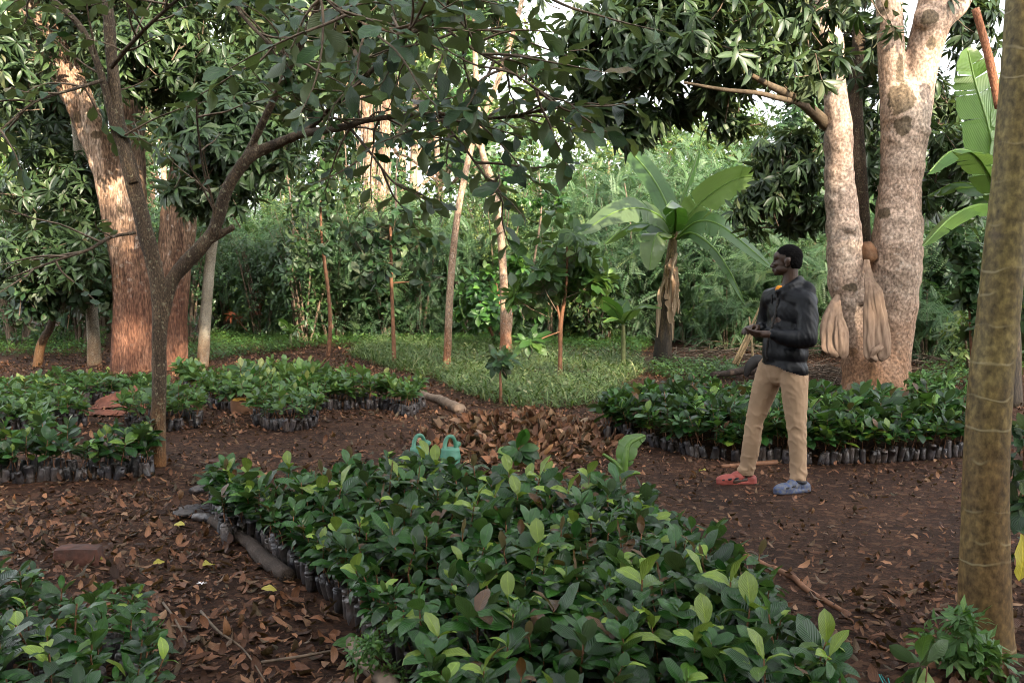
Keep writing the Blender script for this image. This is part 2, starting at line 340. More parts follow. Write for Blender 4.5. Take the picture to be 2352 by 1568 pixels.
M['greenstem'] = plain("green_stem", (.11, .13, .05), .6, .4, 20)
M['brownstem'] = plain("brown_stem", (.22, .10, .05), .7, .4, 20)
M['bag'] = plain("black_polythene", (.026, .025, .030), .42, .45, 11, 1.0, .03, .55, attr=True, c2=(.060, .046, .040))
M['soil'] = plain("potting_soil", (.05, .03, .02), .95, .5, 40, .8)
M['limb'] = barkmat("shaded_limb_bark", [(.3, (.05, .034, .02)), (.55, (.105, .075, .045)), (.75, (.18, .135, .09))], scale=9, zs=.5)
M['log'] = barkmat("log_bark", [(.3, (.025, .017, .012)), (.55, (.06, .042, .032)), (.75, (.13, .095, .075))], scale=10, zs=1, bump=1)
M['weathered'] = plain("weathered_wood", (.24, .17, .12), .85, .5, 12, .9, .02)
M['brick'] = plain("red_brick", (.105, .042, .028), .95, .5, 14, 1, .02, c2=(.05, .026, .02))
M['skin'] = plain("dark_skin", (.052, .029, .020), .42, .2, 20, .1, .002)
M['hair'] = plain("black_hair", (.004, .0035, .0035), .95, .4, 160, .6, .004, .1)
M['jacket'] = plain("black_jacket", (.004, .0047, .007), .46, .3, 5, .1, .008, .24)
M['pants'] = plain("tan_cotton", (.37, .25, .16), .9, .22, 4, .2, .01, .2)
M['orange'] = plain("orange_cloth", (.85, .30, .02), .8, .2)
M['collar'] = plain("grey_collar", (.10, .10, .12), .8, .3)
M['redshoe'] = plain("red_rubber", (.30, .065, .05), .6, .25, 12)
M['blueshoe'] = plain("blue_camouflage_rubber", (.035, .060, .15), .6, .5, 50, .05, .01, c2=(.12, .12, .125))
M['shoedark'] = plain("dark_lining", (.03, .03, .035), .8)
M['net'] = plain("beige_net_cloth", (.235, .165, .12), .95, .3, 30, .5, .008, .08, c2=(.16, .108, .078), stretch=(1, 1, .2))
M['bundle'] = plain("brown_sack", (.15, .075, .036), .85, .4, 12, .8, .02)
M['can'] = plain("green_plastic", (.075, .22, .15), .5, .15, 5, .05)
M['canshade'] = plain("can_opening_shade", (.012, .03, .022), .7)
M['tarp'] = plain("rust_cloth", (.20, .07, .04), .85, .5, 9, .8, .03)
M['carton'] = plain("brown_cardboard", (.24, .115, .06), .9, .35, 8, .3)
M['saffron'] = plain("yellow_lining", (.60, .32, .05), .9, .3)
M['rubber'] = plain("black_rubber", (.022, .019, .018), .65, .4)
M['white'] = plain("white_petal", (.75, .72, .70), .6, .1)
M['tealrope'] = plain("teal_fibre", (.03, .30, .28), .7, .3, 30)
M['straw'] = plain("dry_stalk", (.42, .30, .16), .8, .4, 20)
M['pseudostem'] = barkmat("banana_stem", [(.34, (.035, .025, .018)), (.5, (.12, .085, .035)), (.66, (.26, .17, .09))], scale=7, zs=.15, soil=(.02, .016, .014), soilh=(.4, 1.4), rough=.6)

# ------------------------------------------------------------------ ground
def ground_mat():
    m, n, N, L = newmat("forest_floor"); tc = N("TexCoord")
    def nz(s, d=8, r=.6):
        a = N("TexNoise"); a.inputs["Scale"].default_value = s; a.inputs["Detail"].default_value = d; a.inputs["Roughness"].default_value = r; L(tc.outputs["Object"], a.inputs[0]); return a.outputs[0]
    a, b_, c = nz(1.1), nz(9), nz(48, 5, .7)
    r1 = ramp(N, [(.35, (.022, .011, .0075)), (.5, (.050, .025, .0155)), (.65, (.095, .046, .026))]); L(mathn(N, L, 'ADD', mathn(N, L, 'MULTIPLY', a, .6), mathn(N, L, 'MULTIPLY', b_, .4)), r1.inputs[0])
    r2 = ramp(N, [(.35, (.30, .30, .30)), (.55, (1, 1, 1)), (.70, (2.0, 1.7, 1.5))]); L(c, r2.inputs[0])
    col = mixc(N, L, .85, r1.outputs[0], mixc(N, L, 1.0, r1.outputs[0], r2.outputs[0], 'MULTIPLY'))
    v = N("TexVoronoi"); v.inputs["Scale"].default_value = 26; L(tc.outputs["Object"], v.inputs[0])
    sv = N("SeparateColor"); L(v.outputs["Color"], sv.inputs[0])
    f = N("MapRange"); L(sv.outputs[0], f.inputs[0]); f.inputs[1].default_value = .80; f.inputs[2].default_value = .9
    col = mixc(N, L, mathn(N, L, 'MULTIPLY', f.outputs[0], .5), col, (.16, .085, .05))
    p = N("BsdfPrincipled"); L(col, p.inputs["Base Color"]); p.inputs["Roughness"].default_value = .78; p.inputs["Specular IOR Level"].default_value = .12
    h = mathn(N, L, 'ADD', mathn(N, L, 'MULTIPLY', b_, .7), c)
    bp = N("Bump"); bp.inputs["Strength"].default_value = 1; bp.inputs["Distance"].default_value = .03; L(h, bp.inputs["Height"]); L(bp.outputs[0], p.inputs["Normal"])
    o = N("OutputMaterial"); L(p.outputs[0], o.inputs[0]); return m
M['ground'] = ground_mat()
def gz(x, y):
    V = np.stack([np.asarray(x, float), np.asarray(y, float), np.zeros(np.shape(x))], -1)
    return .012 * fnoise(V, 1.6) + .006 * fnoise(V, 6.0)
gx = np.concatenate([-np.geomspace(160, 8.2, 24), np.linspace(-8, 8, 161), np.geomspace(8.2, 160, 24)])
gy = np.concatenate([-np.geomspace(60, 2, 14), np.linspace(1, 16, 151), np.geomspace(16.3, 240, 44)])
XX, YY = np.meshgrid(gx, gy, indexing='ij'); ZZ = gz(XX, YY)
ii, jj = np.meshgrid(np.arange(len(gx) - 1), np.arange(len(gy) - 1), indexing='ij'); k = len(gy)
A = Acc(); A.add(np.stack([XX, YY, ZZ], -1).reshape(-1, 3), np.stack([ii * k + jj, (ii + 1) * k + jj, (ii + 1) * k + jj + 1, ii * k + jj + 1], -1).reshape(-1, 4))
single("ground", A, M['ground'], "bare dark brown earth of the forest clearing", None, kind="structure")

def gpoly(*px): return np.array([G(x, y)[:2] for x, y in px])

def fuse(acc, voxel, it=6, disp=None, moss=()):
    me = mesh("fuse", acc, [], smooth=True); o = bpy.data.objects.new("fuse", me); COL.objects.link(o)
    m = o.modifiers.new("r", 'REMESH'); m.mode = 'VOXEL'; m.voxel_size = voxel; s = o.modifiers.new("s", 'SMOOTH'); s.factor = .5; s.iterations = it
    bpy.context.view_layer.update(); e = o.evaluated_get(bpy.context.evaluated_depsgraph_get()).to_mesh(); nv = len(e.vertices)
    V = np.empty(nv * 3, np.float32); e.vertices.foreach_get("co", V); V = V.reshape(-1, 3).astype(float); Nn = np.empty(nv * 3, np.float32); e.vertices.foreach_get("normal", Nn); Nn = Nn.reshape(-1, 3)
    li = np.empty(len(e.loops), np.int32); e.loops.foreach_get("vertex_index", li); tt = np.empty(len(e.polygons), np.int32); e.polygons.foreach_get("loop_total", tt); ls = np.empty(len(e.polygons), np.int32); e.polygons.foreach_get("loop_start", ls)
    q = ls[tt == 4]; Q = np.stack([li[q + i] for i in range(4)], -1); q = ls[tt == 3]; T3 = np.stack([li[q + i] for i in range(3)], -1) if len(q) else None
    if disp is not None: V = V + Nn * disp(V)[:, None]
    bpy.data.objects.remove(o); bpy.data.meshes.remove(me); R = np.full((len(V), 4), .5); R[:, 2] = 0
    for c, r in moss: R[:, 2] = np.maximum(R[:, 2], np.clip(1.3 - np.linalg.norm((V - c) / np.asarray(r), axis=1), 0, 1))
    A = Acc(); A.add(V, Q, T3, None, R); return A

# ------------------------------------------------------------------ tree pieces
def trunk_acc(path, d, n=18, seg=6, rough=.06, rs=5, lobes=0, lobn=5, acc=None, base=True):
    """path: (px, py, width px[, depth]) -> tapered tube"""
    acc = acc or Acc(); pts = []; rad = []
    for p in path:
        dd = p[3] if len(p) > 3 else d
        pts.append(P(p[0], p[1], dd)); rad.append(W(p[2], dd) / 2)
    if base:
        pts[0] = np.array([pts[0][0], pts[0][1], -.08])
    C = tube(acc, pts, rad, n, seg, rough, rs, True, lobes=lobes, lobn=lobn)
    return acc, C
MANGO_T = [leaf_tpl(.26, 2, 4, .9, .8, .35, c, .02, ph=i) for i, c in enumerate((.5, .9, .2))]
BROAD_T = [leaf_tpl(w_, 2, 6, 1.2, .75, f_, c, .05, .06, i) for i, (c, w_, f_) in enumerate(((.6, .46, .25), (1.1, .42, .4), (.2, .5, .15), (-.4, .44, .3)))]
GROVE_T = [leaf_tpl(.42, 1, 2, 1.0, .8, .0, .5), leaf_tpl(.34, 2, 2, 1.0, .8, .3, .7), leaf_tpl(.55, 1, 2, 1.0, .8, 0, .2)]
FERN_T = [pinnate_tpl(11, .22, .055, .35), pinnate_tpl(10, .26, .065, .6)]
def perp_frame(a):
    u = np.where(np.abs(a[:, 2:3]) < .9, np.array([[0, 0, 1.]]), np.array([[1., 0, 0]])); x = nrm(np.cross(a, u)); return x, np.cross(a, x)
def rosettes(acc, pts, axis, k, size, tpls, el=(50, 110), droop=.35, m=0, hue=0.0):
    """clusters of k leaves round each point"""
    n = len(pts); x, y = perp_frame(axis)
    az = (np.arange(k)[None] / k * 6.283 + rng.uniform(0, 6.28, (n, 1)) + rng.normal(0, .35, (n, k)))
    e = np.radians(rng.uniform(el[0], el[1], (n, k)))
    D = axis[:, None] * np.cos(e)[..., None] + (x[:, None] * np.cos(az)[..., None] + y[:, None] * np.sin(az)[..., None]) * np.sin(e)[..., None]
    D[..., 2] -= droop * rng.uniform(.4, 1.4, (n, k)); D = nrm(D).reshape(-1, 3)
    p = np.repeat(pts, k, 0) + D * .015; up = nrm(np.repeat(axis, k, 0) + np.array([0, 0, .7]) + rng.normal(0, .25, (n * k, 3)))
    R = frames(D, up); s = size * rng.uniform(.65, 1.2, n * k); rd = rnds(n * k)
    cl = np.repeat(rng.random(n), k); rd[:, 0] = np.clip(rd[:, 0] * .6 + cl * .4 + hue, 0, 1); rd[:, 1] = rd[:, 1] * .5 + np.repeat(rng.random(n), k) * .5
    idx = rng.integers(0, len(tpls), n * k)
    for i, t in enumerate(tpls):
        q = idx == i; scatter(acc, t, p[q], R[q], s[q], rd[q], m)
def blob_points(blobs, dens=1.0, clump=8, shell=.45):
    """blobs: (centre, radii, count) -> points, outward axes"""
    P_, A_ = [], []
    for c, r, n in blobs:
        n = max(int(n * dens), 1); c = np.array(c, float); r = np.broadcast_to(np.array(r, float), (3,))
        ns = max(n // clump, 1); d = nrm(rng.normal(size=(ns, 3))); rad = rng.random((ns, 1)) ** shell
        sub = d * rad; pts = sub[rng.integers(0, ns, n)] + rng.normal(0, .16, (n, 3))
        P_.append(c + pts * r); A_.append(nrm(nrm(pts) + np.array([0, 0, .35]) + rng.normal(0, .35, (n, 3))))
    return np.concatenate(P_), np.concatenate(A_)
def twigs_to(acc, pts, axis, ln=.35, r=.006, every=1):
    for p, a in zip(pts[::every], axis[::every]):
        b = p - a * ln * random.uniform(.7, 1.4) + np.array([0, 0, -.05]); tube(acc, [b, (b + p) / 2 + np.array([0, 0, -.03]), p], [r * 1.5, r * 1.1, r * .7], 3, 1, cap=False)
def blob_px(x, y, wpx, hpx, d, n, dy=None):
    c = P(x, y, d); rx = W(wpx, d) / 2; rz = W(hpx, d) / 2; return (c, (rx, dy or (rx + rz) / 2, rz), n)
def limb_twigs(C, acc, leafacc, n, length=(.5, 1.1), t0=.15, leaf=.16, tpls=None, droop=.12, r=.006, side=None, k=9, updir=.15):
    """leafy side twigs sprouting along a limb polyline C"""
    tp = tpls or BROAD_T; LP, LD, LU = [], [], []
    for i in range(n):
        t = t0 + (1 - t0) * (i + random.random()) / n; f = t * (len(C) - 1); j = min(int(f), len(C) - 2); b = C[j] + (C[j + 1] - C[j]) * (f - j)
        ax = nrm((C[j + 1] - C[j])[None])[0]; d = rng.normal(size=3); d[2] = d[2] * .5 + updir; d = nrm((nrm(d[None])[0] + ax * .55)[None])[0]
        ln = random.uniform(*length); pts = [b]; dd = d.copy()
        for q in range(5):
            dd = nrm((dd + np.array([0, 0, -droop * .35]) + rng.normal(0, .16, 3))[None])[0]; pts.append(pts[-1] + dd * ln / 5)
        pts = np.array(pts); tube(acc, pts, [r * (1.6 - .22 * q) for q in range(6)], 4, 2, cap=False)
        for q in range(k):
            s = 1 - .75 * ((q + .3) / k) ** 1.3; g = s * 5; jj_ = min(int(g), 4); pp = pts[jj_] + (pts[jj_ + 1] - pts[jj_]) * (g - jj_); dx = nrm((pts[jj_ + 1] - pts[jj_])[None])[0]
            sd = nrm(np.cross(dx, [0, 0, 1.])[None])[0] * (1 if q % 2 else -1); v = sd * random.uniform(.6, 1) + dx * random.uniform(.3, 1.0) + np.array([0, 0, random.uniform(-.55, .25)])
            LP.append(pp); LD.append(v); LU.append(np.array([0, 0, 1.]) + rng.normal(0, .45, 3))
    LP, LD, LU = map(np.array, (LP, LD, LU)); R = frames(LD, nrm(LU)); idx = rng.integers(0, len(tp), len(LP)); rd = rnds(len(LP)); s = leaf * rng.uniform(.6, 1.25, len(LP))
    for i, t in enumerate(tp):
        q = idx == i; scatter(leafacc, t, LP[q], R[q], s[q], rd[q])

# ------------------------------------------------------------------ the forked tree in front on the left
FT = G(362, 1078); t = thing("forked_tree", "slim dark forked tree with large dull leaves, in front of the giant tree", "tree", FT)
a, _ = trunk_acc([(361, 1078, 40), (363, 1000, 35), (365, 900, 33), (366, 780, 34), (368, 700, 37), (356, 620, 36), (331, 520, 36), (301, 400, 34), (272, 280, 29), (258, 150, 27), (246, 0, 24), (235, -180, 20)], 8.1, 16, 6, .05, 9)
_, C1a = trunk_acc([(368, 760, 24), (382, 690, 30), (398, 640, 33), (432, 598, 33), (472, 556, 32), (496, 515, 29), (524, 430, 28), (571, 363, 28), (625, 335, 24), (689, 309, 20, 7.9)], 8.1, 12, 6, .05, 12, acc=a, base=False)
trunk_acc([(470, 560, 20), (505, 540, 18), (538, 520, 15)], 8.1, 10, 5, .05, 12, acc=a, base=False); trunk_acc([(556, 385, 20), (585, 320, 18), (655, 175, 17, 7.8), (722, 34, 14, 7.5)], 8.1, 10, 6, .05, 12, acc=a, base=False)
part(t, "trunk", fuse(a, .011, 3, lambda V: .004 * fnoise(V * [1, 1, .5], 24)), M['dark_bark'])
brw, lf = Acc(), Acc(); limbs = []
def limb(path, d, n=10, rough=.05):
    a, C = trunk_acc(path, d, n, 6, rough, 12, base=False); part(t, "limb", a, M['dark_bark']); limbs.append(C); return C
C1 = limb([(640, 330, 20, 8.0), (689, 309, 19, 7.9), (790, 292, 17, 7.5), (850, 275, 13, 7.2), (1000, 262, 10, 6.9), (1130, 272, 8, 6.6), (1270, 250, 5, 6.4)], 8.1)
C2 = limb([(655, 175, 16, 7.8), (722, 34, 14, 7.5), (745, -80, 11, 7.2)], 8.1)
C3 = limb([(308, 420, 22), (285, 350, 22), (262, 290, 20), (235, 180, 17), (190, 70, 15), (110, -10, 12), (40, -60, 9)], 8.05)
C4 = limb([(700, 305, 14, 7.9), (760, 250, 12, 7.6), (830, 185, 12, 7.2), (920, 100, 10, 6.8), (1000, 40, 8, 6.5), (1060, -30, 6, 6.3)], 7.8, 8)
C5 = limb([(310, 535, 8, 8.0), (255, 545, 8, 7.7), (200, 575, 7, 7.4), (130, 598, 6, 7.2), (20, 640, 4, 7.0)], 8, 6)
C6 = limb([(255, 155, 12), (330, 70, 9, 7.7), (430, -20, 8, 7.4)], 8, 6)
C7 = limb([(900, -90, 11, 6.4), (980, 20, 9, 6.3), (1060, 95, 7, 6.2), (1150, 150, 6, 6.1), (1240, 210, 4, 6.0)], 6.3, 6)
C8 = limb([(500, -60, 10, 7), (560, 40, 8, 7), (620, 100, 6, 6.9), (690, 150, 4, 6.8)], 7, 6)
C9 = limb([(800, 290, 8, 7.5), (850, 350, 7, 7.2), (905, 420, 5, 7.0), (960, 445, 3, 6.9)], 7.4, 6)
C10 = limb([(235, 185, 9, 8), (170, 205, 7, 7.7), (80, 235, 6, 7.4), (0, 300, 4, 7.1)], 8, 6)
C11 = limb([(495, 540, 9), (490, 470, 7), (470, 400, 6, 7.9), (455, 300, 5, 7.7), (450, 220, 4, 7.5)], 8.05, 6)
C12 = limb([(1000, 262, 7, 6.9), (1060, 330, 6, 6.8), (1110, 400, 4, 6.7), (1140, 420, 3, 6.6)], 6.9, 6)
C13 = limb([(690, -100, 8, 5.6), (760, 10, 6, 5.5), (850, 60, 5, 5.4), (960, 90, 3, 5.3)], 5.5, 6)
C14 = limb([(740, -150, 12, 6.6), (860, -70, 10, 6.5), (1010, -40, 8, 6.4), (1150, -30, 6, 6.3), (1270, 0, 4, 6.2)], 6.5, 6)
for C, n, l in ((C1[6:], 28, .18), (C2, 15, .18), (C3, 10, .16), (C4, 18, .18), (C5, 6, .13), (C6, 9, .17), (C7, 26, .19), (C8, 10, .17), (C9, 4, .17), (C10, 6, .15), (C11, 4, .14), (C12, 7, .17), (C13, 14, .17), (C14, 16, .18)):
    limb_twigs(C, brw, lf, n, (.35, .9), .1, l, k=7)
part(t, "branchwork", brw, M['twig']); part(t, "crown", lf, M['bigleaf'])

# ------------------------------------------------------------------ the giant old tree on the left
OT = G(335, 850); t = thing("giant_tree", "giant old tree with several thick pinkish stems and a red stained base", "tree", OT)
dO = OT[1]
a, _ = trunk_acc([(300, 862, 98), (303, 780, 84), (300, 650, 78), (272, 500, 70), (240, 370, 68), (190, 250, 66), (130, 130, 66), (62, 0, 64), (-10, -140, 55)], dO, 26, 6, .05, 2.2, .05, 6)
for path in ([(325, 862, 66), (322, 700, 58), (312, 550, 54), (302, 430, 52), (288, 250, 50), (252, 60, 44), (228, -60, 40)],
             [(388, 866, 74, dO + .3), (398, 750, 66, dO + .3), (404, 600, 72, dO + .3), (415, 480, 78, dO + .3), (432, 320, 54, dO + .4), (446, 150, 44, dO + .6), (442, 0, 40, dO + .8), (440, -100, 36, dO + 1)],
             [(322, 420, 44, dO + .5), (310, 290, 40, dO + .7), (330, 150, 36, dO + .9), (390, -30, 30, dO + 1.2)],
             [(350, 866, 90, dO + .4), (350, 780, 62, dO + .4), (352, 700, 50, dO + .4), (360, 600, 40, dO + .4)]):
    trunk_acc(path, dO, 22, 6, .055, 2.5, .04, 5, acc=a)
part(t, "trunk", fuse(a, .03, 2, lambda V: .022 * fnoise(V * [1, 1, .12], 9) + .012 * fnoise(V * [1, 1, .4], 17), [(P(330, 820, dO - .5), (.3, .5, .8)), (P(400, 600, dO - .3), (.2, .5, .7))]), M['old_bark'])
BL = [blob_px(520, 330, 330, 260, dO - 2.5, 230), blob_px(620, 200, 260, 240, dO - 1.5, 170), blob_px(420, 140, 300, 240, dO - 1, 170), blob_px(130, 430, 260, 180, dO + .5, 130),
      blob_px(100, 250, 300, 260, dO + 2, 160), blob_px(250, -20, 640, 220, dO, 260), blob_px(700, 20, 340, 230, dO, 200), blob_px(90, 590, 240, 160, dO - .5, 120), blob_px(480, 430, 200, 120, dO - 2.5, 60), blob_px(330, 130, 240, 200, dO - 1.5, 120), blob_px(830, 60, 240, 220, dO + 1, 110), blob_px(30, 120, 180, 240, dO - 1, 90), (P(300, -300, dO), (5, 5, 2.6), 350)]
p, ax = blob_points(BL, 1.9); a, b = Acc(), Acc(); rosettes(a, p, ax, 8, .25, MANGO_T, (45, 100), .45); twigs_to(b, p, ax, .5, .008, 3)
part(t, "crown", a, M['mango']); part(t, "branchwork", b, M['twig'])

# ------------------------------------------------------------------ the twin-trunk mango on the right
MT = G(2010, 905); dM = MT[1]; t = thing("twin_trunk_tree", "big pale pink twin trunk tree behind the right seedling bed, with hanging dark leaves", "tree", MT)
a_rear = Acc(); a = Acc(); mk = dict(n=22, seg=6, rough=.035, rs=3.2, acc=a)
trunk_acc([(2006, 915, 165), (2008, 880, 146), (2012, 845, 130), (2016, 800, 96)], dM, base=True, lobes=.07, lobn=7, **mk)
for pth in ([(1982, 905, 92), (1972, 860, 76), (1964, 800, 68), (1952, 700, 74), (1945, 640, 84), (1938, 540, 80), (1932, 470, 70), (1927, 380, 62), (1927, 300, 64), (1921, 250, 56), (1914, 180, 55), (1904, 100, 62), (1890, 55, 50), (1868, -40, 42)],
            [(2032, 905, 116), (2040, 860, 104), (2046, 800, 94), (2052, 690, 108), (2057, 600, 118), (2064, 520, 108), (2066, 450, 96), (2072, 380, 96), (2077, 310, 106), (2080, 250, 112), (2084, 215, 98), (2085, 190, 66), (2085, 172, 26)],
            [(2062, 290, 66), (2052, 200, 60), (2045, 100, 58), (2042, 0, 58), (2040, -120, 50)], [(2092, 290, 78), (2108, 190, 76), (2126, 100, 76), (2146, 30, 84), (2158, -60, 66), (2170, -160, 56)], [(2142, 75, 54), (2172, 42, 46), (2205, 20, 32), (2235, -30, 26)]):
    trunk_acc(pth, dM, base=False, **mk)
trunk_acc([(1985, 640, 44, dM + .45), (1977, 500, 40, dM + .5), (1969, 350, 36, dM + .5), (1964, 220, 32, dM + .6), (1975, 60, 28, dM + .8)], dM, 14, 6, .04, 4, acc=a_rear, base=False); part(t, 'stem', a_rear, M['dark_bark'])
for x, y, r in ((2133, 40, 26), (2072, 520, 16), (2108, 545, 12), (1985, 690, 8), (1955, 520, 18), (2122, 300, 18)):
    ball_c = P(x, y, dM - W(40, dM)); tube(a, [ball_c + [0, .12, 0], ball_c, ball_c + [0, -.05, 0]], [W(r * 1.15, dM), W(r, dM), W(r * .5, dM)], 12, 3, .10, 14)
fr_ = dM - .32
part(t, "trunk", fuse(a, .022, 3, lambda V: .008 * fnoise(V * [1, 1, .5], 11) + .010 * np.tanh(fnoise(V * [.5, .5, 1.6], 9) * 2) * (np.abs(V[:, 2] - 2.2) < 1.3), [(P(2075, 225, fr_), (.26, .5, .34)), (P(2078, 285, fr_), (.15, .5, .20)), (P(2080, 160, fr_), (.10, .5, .36)), (P(2140, 38, fr_), (.18, .5, .15)), (P(2056, 62, fr_), (.12, .5, .10)), (P(2148, 95, fr_), (.10, .5, .16)), (P(2041, 15, fr_), (.12, .5, .11)), (P(2030, 150, fr_), (.11, .5, .15)), (P(2038, 488, fr_), (.12, .5, .12)), (P(1958, 660, fr_), (.16, .5, .08)), (P(2005, 860, fr_), (.09, .5, .25)), (P(1965, 810, fr_), (.15, .5, .12))]), M['pale_bark'])
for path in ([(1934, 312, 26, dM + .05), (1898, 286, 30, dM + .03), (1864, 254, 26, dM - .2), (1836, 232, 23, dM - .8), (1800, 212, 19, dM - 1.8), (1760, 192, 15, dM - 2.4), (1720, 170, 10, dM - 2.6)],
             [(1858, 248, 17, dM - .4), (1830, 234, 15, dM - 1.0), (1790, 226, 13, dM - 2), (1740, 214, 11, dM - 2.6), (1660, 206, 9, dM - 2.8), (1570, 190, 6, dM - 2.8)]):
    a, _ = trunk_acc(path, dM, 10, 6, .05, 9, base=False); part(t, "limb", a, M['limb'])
dA = dM - 1.6
BL = [blob_px(1420, 90, 330, 230, dA - .3, 190), blob_px(1590, 90, 330, 240, dA - .6, 210), blob_px(1760, 80, 300, 250, dA, 170), blob_px(1400, 235, 170, 130, dA, 60), blob_px(1480, 285, 170, 90, dA, 40), blob_px(1580, 235, 120, 90, dA, 26), blob_px(1690, 255, 150, 110, dA, 34),
      blob_px(1800, 380, 190, 160, dM + .7, 110), blob_px(1770, 470, 160, 110, dM + .7, 70), blob_px(1870, 480, 150, 110, dM + .9, 60), blob_px(1960, 300, 200, 330, dM + 1.4, 130), blob_px(2190, 380, 150, 240, dM + .9, 110), blob_px(2150, 200, 160, 220, dM + 1.2, 70), blob_px(1960, 60, 200, 200, dM + 1.2, 90),
      blob_px(1640, -60, 640, 160, dA, 240), (P(1900, -260, dM), (4, 3.6, 2), 420), blob_px(1975, 110, 130, 260, dM + 1.0, 60), blob_px(2220, 60, 130, 160, dM + 1.0, 60), blob_px(1850, 130, 200, 220, dA + .6, 70), blob_px(2200, 300, 120, 200, dM + 1.3, 50)]
p, ax = blob_points(BL, clump=6); a, b = Acc(), Acc(); rosettes(a, p, ax, 9, .235, MANGO_T, (55, 115), .75); twigs_to(b, p, ax, .35, .007, 3)
part(t, "crown", a, M['mango']); part(t, "branchwork", b, M['twig'])

# ------------------------------------------------------------------ the ringed trunk close by on the right
RT = G(2264, 1500); t = thing("ringed_trunk_tree", "smooth olive trunk with ring scars, close by at the right edge", "tree", RT)
a, _ = trunk_acc([(2266, 1512, 150), (2264, 1470, 128), (2262, 1400, 120), (2262, 1250, 108), (2264, 1100, 101), (2274, 900, 96), (2290, 750, 93), (2305, 600, 91), (2322, 450, 90), (2336, 300, 89), (2352, 100, 88), (2362, -60, 86), (2385, -400, 80), (2400, -900, 70)], RT[1], 48, 12, .022, 5); a.V[0] += (nrm(a.V[0] * 0 + rng.normal(size=a.V[0].shape)) * .0012); part(t, "trunk", a, M['ring_bark'])
p, ax = blob_points([((RT[0] + .6, RT[1], 6.8), (2.4, 2.4, 1.2), 160)]); a = Acc(); rosettes(a, p, ax, 8, .25, GROVE_T, (45, 100), .35); part(t, "crown", a, M['grove'])
a, _ = trunk_acc([(2240, 20, 18, 9), (2260, 90, 18, 9), (2280, 170, 20, 9), (2292, 250, 14, 9)], 9, 8, 5, .06, 12, base=False)
single("bare_branch", a, M['slim_bark'], "bare pinkish branch slanting down behind the top of the ringed trunk", "branch", loc=P(2260, 90, 9))

# ------------------------------------------------------------------ slim trunks in the clearing
def slim(name, label, path, mat, blobs, leafmat_, size, tpls, k=7, el=(45, 105), droop=.35, lim=(), n=12, group=None, clump=8):
    b = G(path[0][0], path[0][1]); d = b[1]; t = thing(name, label, "tree", b, group)
    a, _ = trunk_acc(path, d, n, 6, .05, 9); part(t, "trunk", a, M[mat])
    for q in lim: a, _ = trunk_acc(q, d, 8, 5, .05, 9, base=False); part(t, "limb", a, M[mat])
    if blobs:
        p, ax = blob_points([blob_px(x, y, w_, h_, d + dd, c) if len(bb) == 6 else None for bb in blobs for (x, y, w_, h_, dd, c) in [bb]], clump=clump)
        a, b2 = Acc(), Acc(); rosettes(a, p, ax, k, size, tpls, el, droop); twigs_to(b2, p, ax, size * 1.5, .005, 2)
        part(t, "crown", a, M[leafmat_]); part(t, "branchwork", b2, M['twig'])
    return t
slim("pale_trunk_tree", "smooth pale trunk standing just left of the giant tree", [(217, 838, 34), (215, 780, 29), (208, 680, 26), (200, 580, 24), (190, 450, 22), (170, 250, 18), (150, 60, 15)], 'grey_bark', [(150, 480, 240, 220, .5, 110), (140, 60, 300, 200, 1, 100)], 'dark_grove', .2, GROVE_T)
slim("pale_trunk_tree", "slanting pale grey trunk just right of the giant tree", [(464, 842, 30), (469, 780, 27), (478, 650, 25), (490, 540, 23), (505, 420, 20), (530, 250, 17), (560, 40, 14)], 'grey_bark', [(560, 90, 330, 240, 1, 140)], 'grove', .2, GROVE_T)
slim("small_tree", "short dark bent tree with low leaves at the far left", [(83, 842, 22), (95, 790, 20), (118, 745, 17), (122, 690, 13), (110, 620, 10)], 'brown' and 'dark_bark', [(110, 690, 240, 130, -.5, 70), (60, 600, 220, 160, 0, 90), (200, 640, 120, 120, -.4, 30)], 'bigleaf', .24, BROAD_T[:3], 6)
slim("slender_tree", "slender straight trunk leaning right in the middle of the clearing", [(1025, 852, 20), (1028, 800, 18), (1035, 650, 16.5), (1050, 500, 15), (1075, 370, 14), (1096, 300, 13), (1140, 195, 12), (1186, 50, 11), (1220, -80, 9)], 'slim_bark', [(1170, 60, 260, 200, .5, 70), (1215, 150, 110, 120, 0, 26)], 'dark_grove', .2, GROVE_T)
slim("curved_tree", "thin brown trunk with a curve near its top, rising out of a bright leafy shrub", [(1160, 812, 30), (1162, 770, 26), (1157, 650, 19), (1150, 540, 18), (1140, 470, 18), (1126, 410, 18), (1108, 350, 15), (1100, 280, 13), (1092, 150, 12), (1090, -60, 10)], 'slim_bark',
     [(1150, 400, 220, 110, 1, 60), (1240, 430, 150, 110, 1.2, 50), (1080, 120, 200, 200, 1, 60)], 'coffee', .16, GROVE_T, lim=([(1106, 345, 9), (1085, 320, 7), (1050, 290, 5)], [(1162, 800, 14), (1172, 740, 11), (1168, 690, 8)]))
